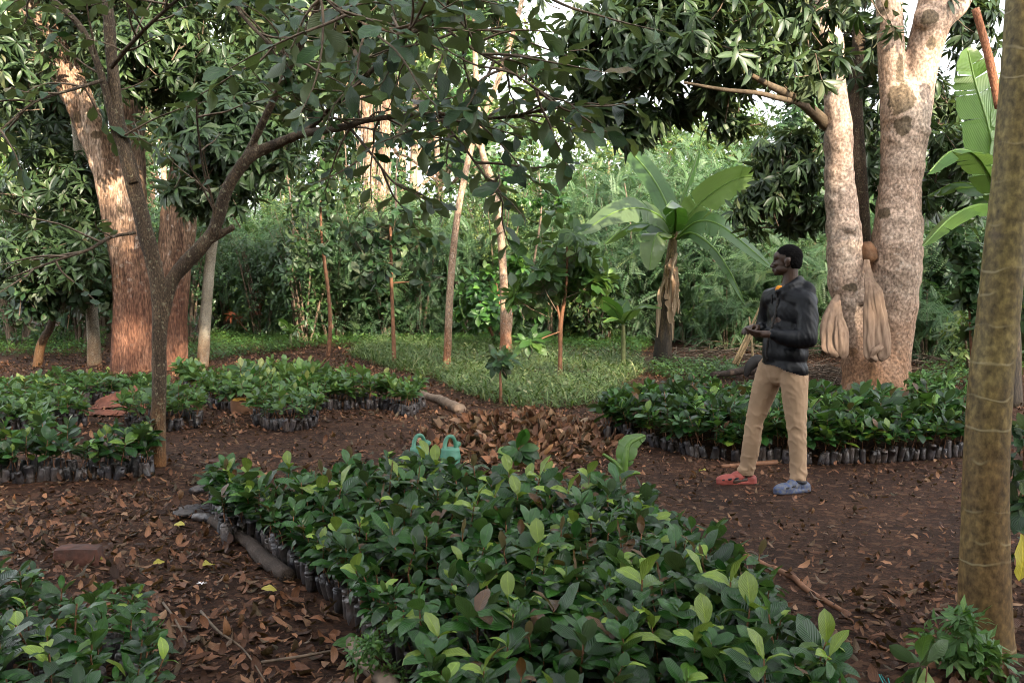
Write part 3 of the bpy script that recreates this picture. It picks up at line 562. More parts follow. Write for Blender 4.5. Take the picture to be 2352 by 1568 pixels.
for path, lab in (([(832, 700, 30), (846, 600, 29), (852, 450, 27), (846, 300, 26), (838, 160, 24), (842, 40, 22), (840, -80, 18)], "left one of two shaggy pinkish trunks hung with vines in the back"),
                  ([(862, 700, 27), (868, 600, 24), (880, 450, 25), (884, 300, 24), (888, 160, 22), (880, 40, 20), (885, -80, 18)], "right one of two shaggy pinkish trunks hung with vines in the back")):
    d = 27.0; b = P(path[0][0], 784, d); b[2] = 0
    t = thing("vine_hung_tree", lab, "tree", b, "shaggy trunks behind the clearing"); a, C = trunk_acc([(path[0][0] + 2, 768, 36)] + path, d, 12, 6, .12, 3.5); part(t, "trunk", a, M['old_bark'])
    v = Acc()
    for i in range(60):
        j = random.randrange(8, len(C) - 1); p0 = C[j] + rng.normal(0, .22, 3); l = random.uniform(.5, 2.2); tube(v, [p0, p0 + [random.uniform(-.15, .15), 0, -l * .5], p0 + [random.uniform(-.25, .25), 0, -l]], [.018, .014, .006], 4, 2, cap=False)
    part(t, "vine_tangle", v, M['weathered'])
    p, ax = blob_points([blob_px(path[3][0], 60, 260, 260, d, 90), blob_px(path[3][0] + 40, -100, 400, 260, d, 120)]); a = Acc(); rosettes(a, p, ax, 8, .28, GROVE_T, (40, 110), .3); part(t, "crown", a, M['grove'])
def sapling(label, path, blobs, mat='bigleaf', size=.24, tp=None, bark='brownstem', lim=(), k=6, **kw):
    return slim("sapling", label, path, bark, blobs, mat, size, tp or BROAD_T, k, (40, 95), .35, lim, 8, clump=3, **kw)
sapling("straight sapling with a spreading dark leafy top, left of the slender trunk", [(906, 842, 11), (903, 750, 9), (899, 650, 8), (898, 580, 7), (896, 510, 5)], [(890, 520, 230, 110, 0, 38), (870, 600, 160, 90, -.3, 16), (985, 640, 100, 60, 0, 6), (940, 550, 160, 80, .4, 18)], lim=([(899, 650, 4), (940, 648, 3), (975, 655, 2)],))
sapling("dark leafy young tree with a thin bent stem at the back of the bare path", [(752, 818, 12), (758, 760, 9), (755, 680, 8), (745, 600, 8), (738, 530, 6), (735, 420, 5)], [(740, 420, 170, 200, 0, 90), (720, 540, 160, 130, 0, 40), (760, 330, 120, 120, 0, 30)], 'dark_grove', .2, GROVE_T + BROAD_T[:2])
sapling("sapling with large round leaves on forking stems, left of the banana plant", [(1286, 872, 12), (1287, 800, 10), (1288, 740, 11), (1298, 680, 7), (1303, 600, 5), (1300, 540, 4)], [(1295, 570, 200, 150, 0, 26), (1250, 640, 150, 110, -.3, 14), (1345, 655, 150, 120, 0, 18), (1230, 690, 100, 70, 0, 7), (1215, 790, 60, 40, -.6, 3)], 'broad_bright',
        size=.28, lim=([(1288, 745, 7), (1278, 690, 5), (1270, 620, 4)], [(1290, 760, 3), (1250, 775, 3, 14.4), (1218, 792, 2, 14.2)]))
sapling("knee high sapling standing alone at the front edge of the grass patch", [(1150, 926, 9), (1150, 890, 7), (1149, 860, 5), (1149, 835, 3)], [(1152, 828, 76, 30, 0, 12)], size=.16)

# ------------------------------------------------------------------ shrubs and the forest behind (a few builds, copied)
def shrub(name, kind, h, wd, n, mat, size, tpls, stems=7, k=5, el=(30, 100), droop=.3):
    t = thing(name, None, "shrub", (0, 0, 0)); s = Acc(); f = Acc(); pp, aa = [], []
    for i in range(stems):
        az = random.uniform(0, 6.28); sp = random.uniform(.1, 1) * wd / 2; top = np.array([math.cos(az) * sp, math.sin(az) * sp, h * random.uniform(.7, 1)]); b = np.array([math.cos(az), math.sin(az), 0]) * random.uniform(0, .18)
        pts = [b - [0, 0, .1], b * 1.2 + top * [.25, .25, .4], top * [.7, .7, .8], top]; C = tube(s, pts, [.022 + .006 * h, .018 + .004 * h, .012, .006], 5, 4, cap=False)
        for j in range(max(n // stems, 1)):
            f_ = random.uniform(.12, 1) ** .8; q = C[int(f_ * (len(C) - 1))]; o = rng.normal(0, 1, 3) * [wd * .17, wd * .17, h * .08]; pp.append(q + o); aa.append(nrm((o + [0, 0, .35] + (q * [1, 1, 0]) * .3)[None])[0])
    pp, aa = np.array(pp), np.array(aa); pp[:, 2] = np.maximum(pp[:, 2], .08); rosettes(f, pp, aa, k, size, tpls, el, droop)
    part(t, "branchwork", s, M['twig']); part(t, "foliage", f, M[mat]); return t
def bigtree(name, h, cw, n, mat, size, tpls, r=.16):
    t = thing(name, None, "tree", (0, 0, 0)); s = Acc(); pts = [np.array([random.uniform(-.03, .03) * h * q, random.uniform(-.03, .03) * h * q, h * q - .1]) for q in (0, .25, .5, .75, .95)]
    tube(s, pts, [r * 1.3, r, r * .8, r * .55, r * .2], 9, 4, .06, 5); part(t, "trunk", s, M['slim_bark']); lb = Acc(); bl = []
    for i in range(9):
        f_ = random.uniform(.38, .95); b = np.array([0, 0, h * f_]); az = random.uniform(0, 6.28); l = cw * random.uniform(.25, .5); e = b + [math.cos(az) * l, math.sin(az) * l, h * random.uniform(.02, .14)]
        tube(lb, [b - [0, 0, .2], (b + e) / 2 + [0, 0, .15], e], [r * .45, r * .3, r * .1], 5, 3, cap=False); bl.append((e, (cw * .26, cw * .26, h * .12), n // 10))
    bl.append((np.array([0, 0, h * .95]), (cw * .3, cw * .3, h * .12), n // 9)); p, ax = blob_points(bl, clump=5); f = Acc(); rosettes(f, p, ax, 7, size, tpls, (40, 110), .35)
    part(t, "branchwork", lb, M['slim_bark']); part(t, "crown", f, M[mat]); return t
BUILDS = dict(
    fern=[shrub("feathery_shrub", 'f', 2.6, 2.4, 620, 'fern', .34, FERN_T, 10, 3), shrub("feathery_shrub", 'f', 3.4, 2.8, 780, 'fern', .34, FERN_T, 10, 3), shrub("feathery_shrub", 'f', 1.6, 2.2, 340, 'fern', .32, FERN_T, 8, 3)],
    thicket=[shrub("fine_leaved_bush", 't', 3.0, 2.3, 620, 'dark_grove', .085, GROVE_T, 10, 7), shrub("fine_leaved_bush", 't', 4.4, 2.6, 800, 'grove', .095, GROVE_T, 10, 7), shrub("big_leaved_bush", 't', 2.2, 2.0, 110, 'bigleaf', .30, BROAD_T, 8, 5)],
    bush=[shrub("leafy_bush", 'b', 2.4, 2.0, 260, 'dark_grove', .17, GROVE_T, 8, 6), shrub("leafy_bush", 'b', 3.6, 2.4, 380, 'dark_grove', .19, GROVE_T, 8, 6), shrub("leafy_bush", 'b', 1.1, 1.4, 120, 'grove', .15, GROVE_T, 7, 5)],
    tree=[bigtree("forest_tree", 9.5, 5.0, 620, 'grove', .27, GROVE_T), bigtree("forest_tree", 13, 6.5, 820, 'grove', .30, GROVE_T, .2), bigtree("forest_tree", 7, 4.2, 520, 'dark_grove', .24, GROVE_T, .11), bigtree("forest_tree", 5.2, 3.8, 420, 'grove', .22, GROVE_T, .09)])
used = set()
def spot(kind, v, px, d, s, label, group):
    src = BUILDS[kind][v]
    o = src if src.name not in used else copy_tree(src)
    used.add(src.name); b = P(px, 700, d); o.location = (b[0], d, 0); o.rotation_euler = (0, 0, random.uniform(0, 6.28)); o.scale = (s, s, s * random.uniform(.92, 1.1))
    o["label"] = label; o["group"] = group; return o
def sector(px):
    for x, s in ((230, "left of the giant tree"), (480, "behind the giant tree"), (700, "behind the bare path"), (960, "behind the shaggy trunks"), (1270, "behind the slender trunk"), (1480, "left behind the banana plant"), (1760, "right behind the banana plant"), (2000, "behind the standing man"), (2250, "behind the twin trunk tree")):
        if px < x: return s
    return "behind the ringed trunk"
FR = "feathery shrubs along the far side of the clearing"; BR = "leafy bushes along the far side of the clearing"; TR = "trees of the forest behind the clearing"
for px, d, v, s in ((560, 27, 1, 1.0), (610, 25, 0, 1.05), (690, 24.5, 0, 1.1), (640, 28, 1, 1.15), (740, 27, 1, 1.1), (800, 24, 0, 1.0), (860, 23.6, 0, 1.1), (930, 23.6, 0, 1.1), (905, 26.5, 1, 1.05), (990, 24, 1, .95), (1060, 24.6, 0, 1.1), (1100, 26.5, 1, 1.1), (1230, 25.5, 1, 1.0), (1300, 23.5, 0, 1.05), (1375, 24.5, 1, 1.15), (1440, 23, 0, 1.05),
                    (1420, 27.5, 1, 1.3), (1500, 26, 1, 1.3), (1560, 24, 1, 1.05), (1620, 22.4, 0, 1.15), (1610, 27, 1, 1.35), (1690, 23.5, 1, 1.05), (1740, 20.6, 0, .95), (1800, 21.6, 0, 1.1), (1850, 19.6, 0, .9), (1910, 21.5, 0, 1.1), (1990, 21, 0, 1.1), (2070, 21, 1, 1.0), (2150, 19.5, 0, 1.1), (2210, 18.2, 0, 1.0), (2290, 19, 1, 1.0), (2370, 17.6, 0, 1.1), (1670, 19.6, 2, .8), (2130, 17.2, 2, .9), (530, 30, 1, .9)):
    spot('fern', v, px, d, s, f"feathery green shrub of the far thicket {sector(px)}", FR)
for px, d, v, s in ((20, 25, 1, 1.1), (-60, 22, 0, 1.1), (100, 27, 1, 1.1), (170, 24, 0, 1.1), (240, 26, 1, 1.1), (430, 25, 1, 1.0), (500, 28, 1, 1.1), (330, 27, 1, 1.2), (700, 22.6, 0, 1.0), (870, 29, 1, 1.2), (1180, 28, 1, 1.3), (1290, 27, 1, 1.2), (1360, 22.0, 2, 1.1), (1020, 28, 1, 1.2), (1760, 25, 1, 1.3), (1880, 24, 1, 1.3), (1990, 24, 1, 1.3), (2100, 24, 1, 1.3), (2200, 22, 1, 1.3), (2300, 22, 1, 1.4), (2400, 20, 1, 1.2), (1640, 21, 2, .9), (580, 24, 2, .8), (2240, 15.5, 2, 1.0)):
    spot('bush', v, px, d, s, f"broad leaved green bush {sector(px)}", BR)
TK = "dense small leaved bushes in the far thicket"
for px, d, v, s in ((520, 26, 0, 1.1), (600, 23.5, 0, .9), (665, 25.5, 1, .9), (770, 23.4, 0, 1.05), (835, 25.2, 1, .95), (960, 23.2, 0, .95), (1010, 25.6, 1, .95), (1080, 23.6, 2, 1.0), (1150, 24.2, 1, .9), (1265, 22.8, 0, .9), (1335, 25.6, 1, .95), (1400, 22.4, 2, .9), (1470, 24.6, 0, 1.1), (1585, 22.0, 0, 1.0), (1650, 25, 1, .9), (1710, 21.6, 0, 1.1), (1775, 20.2, 2, 1.0), (1835, 20.8, 0, 1.05), (1900, 19.6, 0, .85), (2100, 18.6, 0, 1.0), (2180, 17.6, 2, .95), (2270, 17.4, 0, 1.1), (890, 22.8, 2, .8), (40, 21, 0, 1.1), (180, 21.5, 2, 1.1), (430, 22, 0, 1.0)):
    spot('thicket', v, px, d, s, f"{'large leaved dark bush' if v == 2 else 'dense small leaved bush'} of the far thicket {sector(px)}", TK)
ST = "bare thin saplings standing in the far thicket"
for px, d, h_ in ((690, 23.4, 4.5), (945, 23.0, 4.2), (1225, 22.4, 3.8), (1455, 22.8, 3.6), (1680, 21.4, 2.6), (2150, 18, 3.0)):
    b = P(px, 700, d); b[2] = 0; A = Acc(); q = rng.normal(0, .22, (3, 2)); tube(A, [b + [0, 0, -.05], b + [q[0, 0] * .4, q[0, 1] * .4, h_ * .4], b + [q[1, 0] * .8, q[1, 1] * .8, h_ * .75], b + [q[2, 0] * 1.4, q[2, 1], h_]], [.035, .030, .022, .010], 7, 5, .08, 9)
    single("bare_sapling", A, M['twig'], f"bare thin sapling of the far thicket {sector(px)}", "sapling", ST, loc=b)
for px, d, v, s in ((-80, 30, 0, 1.1), (40, 34, 1, 1.0), (150, 31, 0, 1.0), (270, 36, 1, 1.05), (380, 33, 2, 1.1), (470, 40, 1, .85), (560, 38, 0, 1.0), (660, 33, 0, 1.0), (740, 31, 2, 1.15), (800, 40, 1, 1.1), (950, 34, 0, 1.05), (1010, 30, 2, 1.15), (1090, 33, 0, 1.1), (1310, 34, 3, 1.05), (1400, 33, 3, 1.15), (1480, 37, 3, 1.25), (1560, 33, 3, 1.1), (1640, 36, 3, 1.2), (1720, 33, 3, 1.2), (1880, 32, 2, 1.0), (1960, 30, 2, 1.1), (2060, 31, 2, 1.1), (2140, 34, 2, 1.1), (2250, 33, 3, 1.2), (2350, 28, 2, 1.0), (2450, 27, 0, 1.0), (620, 44, 1, 1.05), (350, 45, 1, 1.1), (120, 44, 1, 1.1), (920, 46, 1, 1.1)):
    spot('tree', v, px, d, s, f"{'tall' if v < 2 else 'lower'} leafy tree of the far forest {sector(px)}", TR)
# unseen wood added behind the camera to keep low sun off the floor
src = Acc()
bl = [((random.uniform(-16, 30), random.uniform(-24, -9), random.uniform(.5, 18)), (2.6, 2.0, 2.0), 70) for _ in range(470)]
p, ax = blob_points(bl, clump=6); rosettes(src, p, ax, 7, .42, GROVE_T, (40, 110), .3)
single("sun_block_woods", src, M['grove'], "unseen wood added behind the camera to block the low sun", None, kind="stuff")

# ------------------------------------------------------------------ potted seedlings set out in beds
SEED_T = [leaf_tpl(w_, 2, 7, a_, .62, f_, c, .03, .05, i) for i, (w_, a_, f_, c) in enumerate(((.53, 1.2, .22, .5), (.48, 1.12, .3, .9), (.57, 1.25, .15, .2), (.47, 1.08, .25, -.35), (.52, 1.15, .25, 1.2)))]
SEED_LO = [leaf_tpl(.54, 2, 4, 1.15, .65, .2, .6, 0, .05), leaf_tpl(.50, 2, 4, 1.15, .65, .25, .1, 0, .05)]
BAGH = .15
def seed_proto(mode, nl, h, L, lo=False, hue=0.0):
    """arrays of bag, stem and foliage at the origin"""
    bag, st, fo = Acc(), Acc(), Acc(); sh = random.random()
    r = .0355 * random.uniform(.85, 1.12); n = 8 if lo else 12; BAGH = .15 * random.uniform(.78, 1.08)
    tube(bag, [[0, 0, -.01], [0, 0, .02], [.003, 0, .07], [0, .003, .12], [0, 0, BAGH - .012], [0, 0, BAGH]], [r * .8, r, r * 1.02, r * .98, r * 1.0, r * .93], n, 1 if lo else 2, .05, 45, True, (sh, sh, sh, 1), 0)
    top = np.array([random.uniform(-.03, .03), random.uniform(-.03, .03), BAGH + h]); b = np.array([0, 0, BAGH - .01]); md = (top + b) / 2 + rng.normal(0, .008, 3); md[2] = (top[2] + b[2]) / 2
    C = tube(st, [b, md, top], [.0042, .0038, .0028], 5 if not lo else 3, 3, cap=False)
    pp, dd, ll = [], [], []
    for i in range(nl):
        f_ = (i + .5) / nl; q = b + (top - b) * (.45 + .55 * f_ ** .8); az = i * 2.4 + random.uniform(-.3, .3); el = math.radians(random.uniform(-14, 46) + 42 * f_ ** 2.5)
        pp.append(q); dd.append([math.cos(az) * math.cos(el), math.sin(az) * math.cos(el), math.sin(el)]); ll.append(L * random.uniform(.62, 1.2) * (1.0 if f_ < .75 else .72) * (.75 if f_ < .25 else 1))
    pp, dd, ll = map(np.array, (pp, dd, ll)); R = frames(dd, nrm(np.array([0, 0, 1.]) + rng.normal(0, .22, (nl, 3)))); rd = rnds(nl)
    base = random.random(); rd[:, 0] = np.clip(.55 * rd[:, 0] + .28 * base + hue, 0, .80)
    if mode == 'yellow': rd[:, 0] = np.clip(rd[:, 0], 0, .74); rd[-3:, 0] = rng.uniform(.78, .88, 3)
    elif mode == 'bronze': rd[-2:, 0] = rng.uniform(.955, 1, 2); rd[:-2, 0] = np.clip(rd[:-2, 0], 0, .83)
    else: rd[rng.random(nl) < .06, 0] = .87
    tp = SEED_LO if lo else SEED_T; idx = rng.integers(0, len(tp), nl)
    for i, tt in enumerate(tp):
        q = idx == i; scatter(fo, tt, pp[q], R[q], ll[q], rd[q])
    return bag, st, fo
MODES = ['', '', '', 'bronze', '', 'yellow', '', '', '', '', 'bronze', '', 'yellow', '']
def protos(nl, h, L, lo=False, n=14, hue=0.0): return [seed_proto(MODES[i % len(MODES)], nl + random.randint(-1, 2), h * random.uniform(.7, 1.4), L * random.uniform(.9, 1.12), lo, hue) for i in range(n)]
def resample(poly, step):
    p = np.vstack([poly, poly[:1]]); s = np.concatenate([[0], np.cumsum(np.linalg.norm(np.diff(p, axis=0), axis=1))]); t = np.arange(0, s[-1] - step * .5, step); return np.stack([np.interp(t, s, p[:, i]) for i in (0, 1)], -1)
def bed_points(poly, sp, esp=.056):
    """[x, y, edge?, lean dx, lean dy]; the outer row stands shoulder to shoulder"""
    area = .5 * np.sum(poly[:, 0] * np.roll(poly[:, 1], -1) - np.roll(poly[:, 0], -1) * poly[:, 1])
    if area < 0: poly = poly[::-1]
    e = resample(poly, esp); tn = np.roll(e, -1, 0) - np.roll(e, 1, 0); on = nrm(np.stack([tn[:, 1], -tn[:, 0]], -1)); out = []
    for q, o in zip(e + rng.normal(0, .012, e.shape), on): out.append((q[0], q[1], 1, o[0], o[1]))
    lo, hi = poly.min(0), poly.max(0); gx_, gy_ = np.meshgrid(np.arange(lo[0], hi[0], sp), np.arange(lo[1], hi[1], sp * .87)); gx_ = gx_ + (np.arange(len(gx_)) % 2)[:, None] * sp / 2
    g = np.stack([gx_.ravel(), gy_.ravel()], -1) + rng.normal(0, sp * .14, (gx_.size, 2)); g = g[pip(g, poly)]
    if len(g): g = g[np.min(np.linalg.norm(g[:, None] - e[None], axis=2), axis=1) > .075]
    for q in g: out.append((q[0], q[1], 0, 0, 0))
    return out
Zt = .36
def top(x, y): return tuple(G(x, y, Zt)[:2])
def gr(x, y): return tuple(G(x, y)[:2])
BEDS = {
 'front': dict(poly=[gr(492, 1170), gr(655, 1296), gr(776, 1384), gr(868, 1480), gr(1000, 1590), gr(1060, 1760), gr(1860, 1800), top(1870, 1600), top(1805, 1400), top(1705, 1290), top(1570, 1200), top(1440, 1122), top(1250, 1098), top(1090, 1080), top(1050, 1062), top(900, 1060), top(700, 1078), top(520, 1110)], sp=.108, nl=12, h=.20, L=.126, mat='seedling', desc="large bed in front"),
 'corner': dict(poly=[gr(262, 1500), gr(300, 1640), gr(280, 1800), gr(-300, 1800), gr(-260, 1440), top(-200, 1270), top(30, 1290), top(110, 1400)], sp=.105, nl=10, h=.18, L=.105, mat='seedling', desc="bed in the bottom left corner", hue=.04),
 'leftmid': dict(poly=[gr(-60, 1115), gr(110, 1108), gr(270, 1102), gr(342, 1072), top(338, 992), top(200, 985), top(-100, 985)], sp=.135, nl=10, h=.19, L=.15, mat='seedling', desc="bed at the left beside the forked trunk"),
 'right': dict(poly=[gr(1398, 985), gr(1440, 1012), gr(1490, 1022), gr(1600, 1052), gr(1740, 1062), gr(1900, 1066), gr(2060, 1060), gr(2222, 1046), top(2240, 915), top(2090, 912), top(1960, 905), top(1840, 898), top(1700, 892), top(1560, 890), top(1450, 900), top(1395, 925)], sp=.13, nl=11, h=.22, L=.15, mat='seedling', desc="bed behind the man"),
 'center': dict(poly=[gr(425, 890), gr(470, 915), gr(490, 938), gr(560, 950), gr(730, 943), gr(880, 940), gr(972, 934), top(942, 884), top(850, 862), top(740, 846), top(640, 828), top(560, 840), top(440, 850)], sp=.17, nl=10, h=.19, L=.145, mat='seedling_pale', desc="far bed left of the middle"),
 'farleft': dict(poly=[gr(92, 930), gr(170, 931), gr(256, 926), gr(340, 905), top(340, 858), top(220, 842), top(100, 845), top(-40, 865), top(-60, 890), top(60, 900)], sp=.17, nl=9, h=.13, L=.13, mat='seedling_pale', desc="far bed at the left"),
 'leftedge': dict(poly=[gr(-60, 1000), gr(90, 985), gr(190, 978), gr(175, 962), gr(95, 958), top(105, 935), top(60, 910), top(-60, 905)], sp=.16, nl=9, h=.13, L=.13, mat='seedling_pale', desc="bed at the left picture edge"),
 'clump': dict(poly=[gr(300, 985), gr(380, 992), gr(455, 982), gr(448, 965), gr(400, 955), gr(310, 958)], sp=.15, nl=8, h=.18, L=.13, mat='seedling_pale', desc="small clump behind the forked trunk"),
 'round': dict(poly=[gr(592, 975), gr(620, 986), gr(665, 991), gr(712, 984), gr(722, 968), gr(690, 955), gr(640, 952), gr(605, 960)], sp=.15, nl=9, h=.15, L=.12, mat='seedling_pale', desc="small round clump on the path"),
}
def project(p):
    v = np.asarray(p) - CAMP; f = v[1] * CP - v[2] * SP; return 1176 + F * v[0] / f, 784 - F * (v[1] * SP + v[2] * CP) / f, f
allp = []
for nme, b in BEDS.items():
    b['poly'] = np.array(b['poly']); b['pts'] = bed_points(b['poly'], b['sp']); b['protos'] = protos(b['nl'], b['h'], b['L'], False, 14, b.get('hue', 0)); b['lo'] = protos(b['nl'], b['h'], b['L'], True, 14, b.get('hue', 0))
    for q in b['pts']:
        px, py, f = project((q[0], q[1], .3)); ok = f > .4 and -40 < px < 2392 and py < 1700
        allp.append((np.hypot(q[0], q[1]) if ok else 99 + f, nme, q))
allp.sort(key=lambda a_: a_[0])
SL = {'front': ("glossy dark green seedling in a black bag, inside the large front bed", "leaning black bagged seedling in the outer row of the large front bed"),
      'corner': ("light green seedling in a black bag, inside the bottom left corner bed", "leaning black bagged seedling in the outer row of the bottom left corner bed"),
      'leftmid': ("green seedling in a black bag, inside the left bed by the forked trunk", "black bagged seedling in the outer row of the left bed by the forked trunk"),
      'right': ("green seedling in a black bag, inside the bed behind the man", "black bagged seedling in the outer row of the bed behind the man")}
def lean(q, k=1.0):
    a = (.02 + random.random() * .32) * k if q[2] else random.uniform(0, .06); az = math.atan2(q[4], q[3]) + random.gauss(0, .8) if q[2] else random.uniform(0, 6.28)
    return a, az, random.uniform(0, 6.28)
def rotm(a, az, rz):
    c, s = math.cos(rz), math.sin(rz); Z_ = np.array([[c, -s, 0], [s, c, 0], [0, 0, 1]]); k_ = np.array([-math.sin(az), math.cos(az), 0]); K = np.array([[0, -k_[2], k_[1]], [k_[2], 0, -k_[0]], [-k_[1], k_[0], 0]])
    return (np.eye(3) + math.sin(a) * K + (1 - math.cos(a)) * K @ K) @ Z_
from mathutils import Matrix
proto_obs = {}
N_IND = 300; cnt = 0; rest = {}
for dist, nme, q in allp:
    b = BEDS[nme]; a_, az, rz = lean(q); s_ = random.uniform(.82, 1.2) * (.86 if q[2] else 1)
    if dist < 99 and cnt < N_IND and nme in SL:
        cnt += 1; i = random.randrange(14); lab = SL[nme][q[2]]; grp = f"potted seedlings of the {b['desc']}"
        if (nme, i) not in proto_obs:
            o = thing("seedling", lab, "seedling", (0, 0, 0), grp); bg_, st_, fo_ = b['protos'][i]
            part(o, "bag", bg_, M['bag']); part(o, "stem", st_, M['brownstem']); part(o, "foliage", fo_, M[b['mat']]); proto_obs[(nme, i)] = o
        else: o = copy_tree(proto_obs[(nme, i)])
        o["label"] = lab; o["group"] = grp
        o.rotation_euler = Matrix(rotm(a_, az, rz).tolist()).to_euler(); o.location = (q[0], q[1], float(gz(q[0], q[1]))); o.scale = (s_,) * 3
    else: rest.setdefault(nme, []).append((q, a_, az, rz, s_, dist))
for nme, L_ in rest.items():
    b = BEDS[nme]; A = Acc(); mats = [M['bag'], M['brownstem'], M[b['mat']]]
    AR = {lo: [[x.arr() for x in p_] for p_ in b['lo' if lo else 'protos']] for lo in (0, 1)}
    for q, a_, az, rz, s_, dist in L_:
        pr = random.choice(AR[1 if dist > 8 else 0]); R_ = rotm(a_, az, rz); o_ = np.array([q[0], q[1], 0])
        for m_, (V, Q, T_, U, Rr, _, _) in enumerate(pr):
            if m_ == 0 and not q[2]: continue          # a bag inside the block is walled in by its neighbours
            A.add((V * s_) @ R_.T + o_, Q, T_, U, Rr, m_)
    single("seedling_bed", A, mats, f"crowded green potted seedlings filling the {b['desc']}", None, kind="stuff")
print("seedlings", len(allp), cnt, {k_: len(v) for k_, v in rest.items()})

# ------------------------------------------------------------------ fallen leaves, crumbs, grass
DRY_T = [leaf_tpl(w_, 2, 4, a_, .7, f_, c, .05, 0, i) for i, (w_, a_, f_, c) in enumerate(((.42, 1, .5, .8), (.5, 1.1, -.3, -.9), (.36, 1, .8, 1.5), (.45, .9, .2, -1.6), (.5, 1, .35, .3), (.3, 1, .9, -.6)))]
def dry(acc, xy, z, size, tilt=.25, hue=0):
    n = len(xy); az = rng.uniform(0, 6.283, n); D = np.stack([np.cos(az), np.sin(az), rng.normal(0, tilt, n)], -1); up = nrm(np.stack([rng.normal(0, tilt * 1.3, n), rng.normal(0, tilt * 1.3, n), np.where(rng.random(n) < .8, 1., -1.)], -1))
    R = frames(D, up); rd = rnds(n); rd[:, 0] = np.clip(rd[:, 0] * .8 + hue + .1 * rng.random(n), 0, 1); idx = rng.integers(0, len(DRY_T), n); p = np.column_stack([xy, z])
    for i, t_ in enumerate(DRY_T):
        q = idx == i; scatter(acc, t_, p[q], R[q], size[q], rd[q])
def dens(xy):
    d = np.full(len(xy), .30); d[pip(xy, gpoly((-300, 1180), (350, 1130), (470, 1190), (760, 1400), (960, 1570), (960, 1900), (-900, 1900)))] = 1.0
    d[pip(xy, gpoly((1900, 1380), (2200, 1330), (2600, 1500), (2600, 1900), (1900, 1900)))] = .75; d[pip(xy, gpoly((900, 1080), (1000, 960), (1380, 930), (1500, 1040), (1450, 1110)))] = .65
    d[pip(xy, gpoly((380, 890), (460, 905), (560, 960), (600, 1000), (380, 985)))] = .6; d[pip(xy, gpoly((1470, 1075), (2220, 1070), (2220, 1120), (1500, 1110)))] = .4; d[pip(xy, gpoly((800, 840), (1000, 890), (960, 905), (700, 850)))] = .7
    d[pip(xy, gpoly((560, 985), (1000, 960), (1000, 990), (500, 1050)))] *= .5
    return d * (.6 + .8 * np.clip(fnoise(np.column_stack([xy, 0 * xy[:, 0]]), 1.7) * .5 + .5, 0, 1))
A = Acc(); xy = np.column_stack([rng.uniform(-9, 9, 240000), rng.uniform(2.2, 21, 240000)]); xy = xy[(np.abs(xy[:, 0]) < xy[:, 1] * .58 + .5)]; xy = xy[rng.random(len(xy)) < dens(xy)]
sz = (.022 + .095 * rng.random(len(xy)) ** 1.9) * np.where((xy[:, 1] > 5.2) & (xy[:, 0] > .5), .72, 1) * np.where(xy[:, 1] < 4.5, .95, .85); dry(A, xy, gz(xy[:, 0], xy[:, 1]) + rng.uniform(.004, .03, len(xy)), sz)
single("leaf_litter", A, M['dryleaf'], "dry brown leaves strewn over the bare earth", None, kind="stuff"); print("litter", len(xy))
A = Acc(); xy = np.column_stack([rng.uniform(-9, 9, 190000), 2.2 + 16 * rng.random(190000) ** 1.4]); xy = xy[(np.abs(xy[:, 0]) < xy[:, 1] * .58 + .5)]; n = len(xy)
az = rng.uniform(0, 6.28, n); R = frames(np.stack([np.cos(az), np.sin(az), rng.normal(0, .3, n)], -1), nrm(np.stack([rng.normal(0, .4, n), rng.normal(0, .4, n), np.ones(n)], -1)))
rd = rnds(n); rd[:, 0] *= .8; scatter(A, leaf_tpl(.55, 1, 1, 1, 1, 0, .3), np.column_stack([xy, gz(xy[:, 0], xy[:, 1]) + rng.uniform(.002, .012, n)]), R, .010 + .045 * rng.random(n) ** 2, rd)
single("debris", A, M['dryleaf'], "crumbled bark and leaf bits over the bare earth", None, kind="stuff")
# the heap of dry leaves
c = G(1195, 1012)[:2]; A = Acc(); th = np.linspace(0, 2 * math.pi, 28, endpoint=False); rr = np.linspace(0, 1, 9); Vm = []
hx, hy = W(450, c[1]) / 2, 1.35
def heap(u, v): r2 = np.sqrt(u * u + v * v); return .17 * np.clip(1 - r2, 0, 1) ** .8 * (1 + .25 * np.sin(u * 5 + 1) * np.cos(v * 4)) - .02
for r_ in rr: Vm += [(c[0] + hx * r_ * math.cos(q), c[1] + hy * r_ * math.sin(q), heap(r_ * math.cos(q), r_ * math.sin(q))) for q in th]
k = len(th); Q = [[i * k + j, i * k + (j + 1) % k, (i + 1) * k + (j + 1) % k, (i + 1) * k + j] for i in range(8) for j in range(k)]; A.add(Vm, Q, R=np.array([.2, .2, .5, 1]))
uv_ = rng.normal(0, .42, (4600, 2)); uv_ = uv_[np.hypot(uv_[:, 0], uv_[:, 1]) < 1.15]; z = np.maximum(heap(uv_[:, 0], uv_[:, 1]), 0) + rng.uniform(.0, .05, len(uv_))
dry(A, np.column_stack([c[0] + hx * uv_[:, 0], c[1] + hy * uv_[:, 1]]), z, rng.uniform(.06, .17, len(uv_)), .55, .12)
single("leaf_pile", A, M['dryleaf'], "low heap of dry brown leaves behind the green watering cans", "leaf pile", kind="stuff")
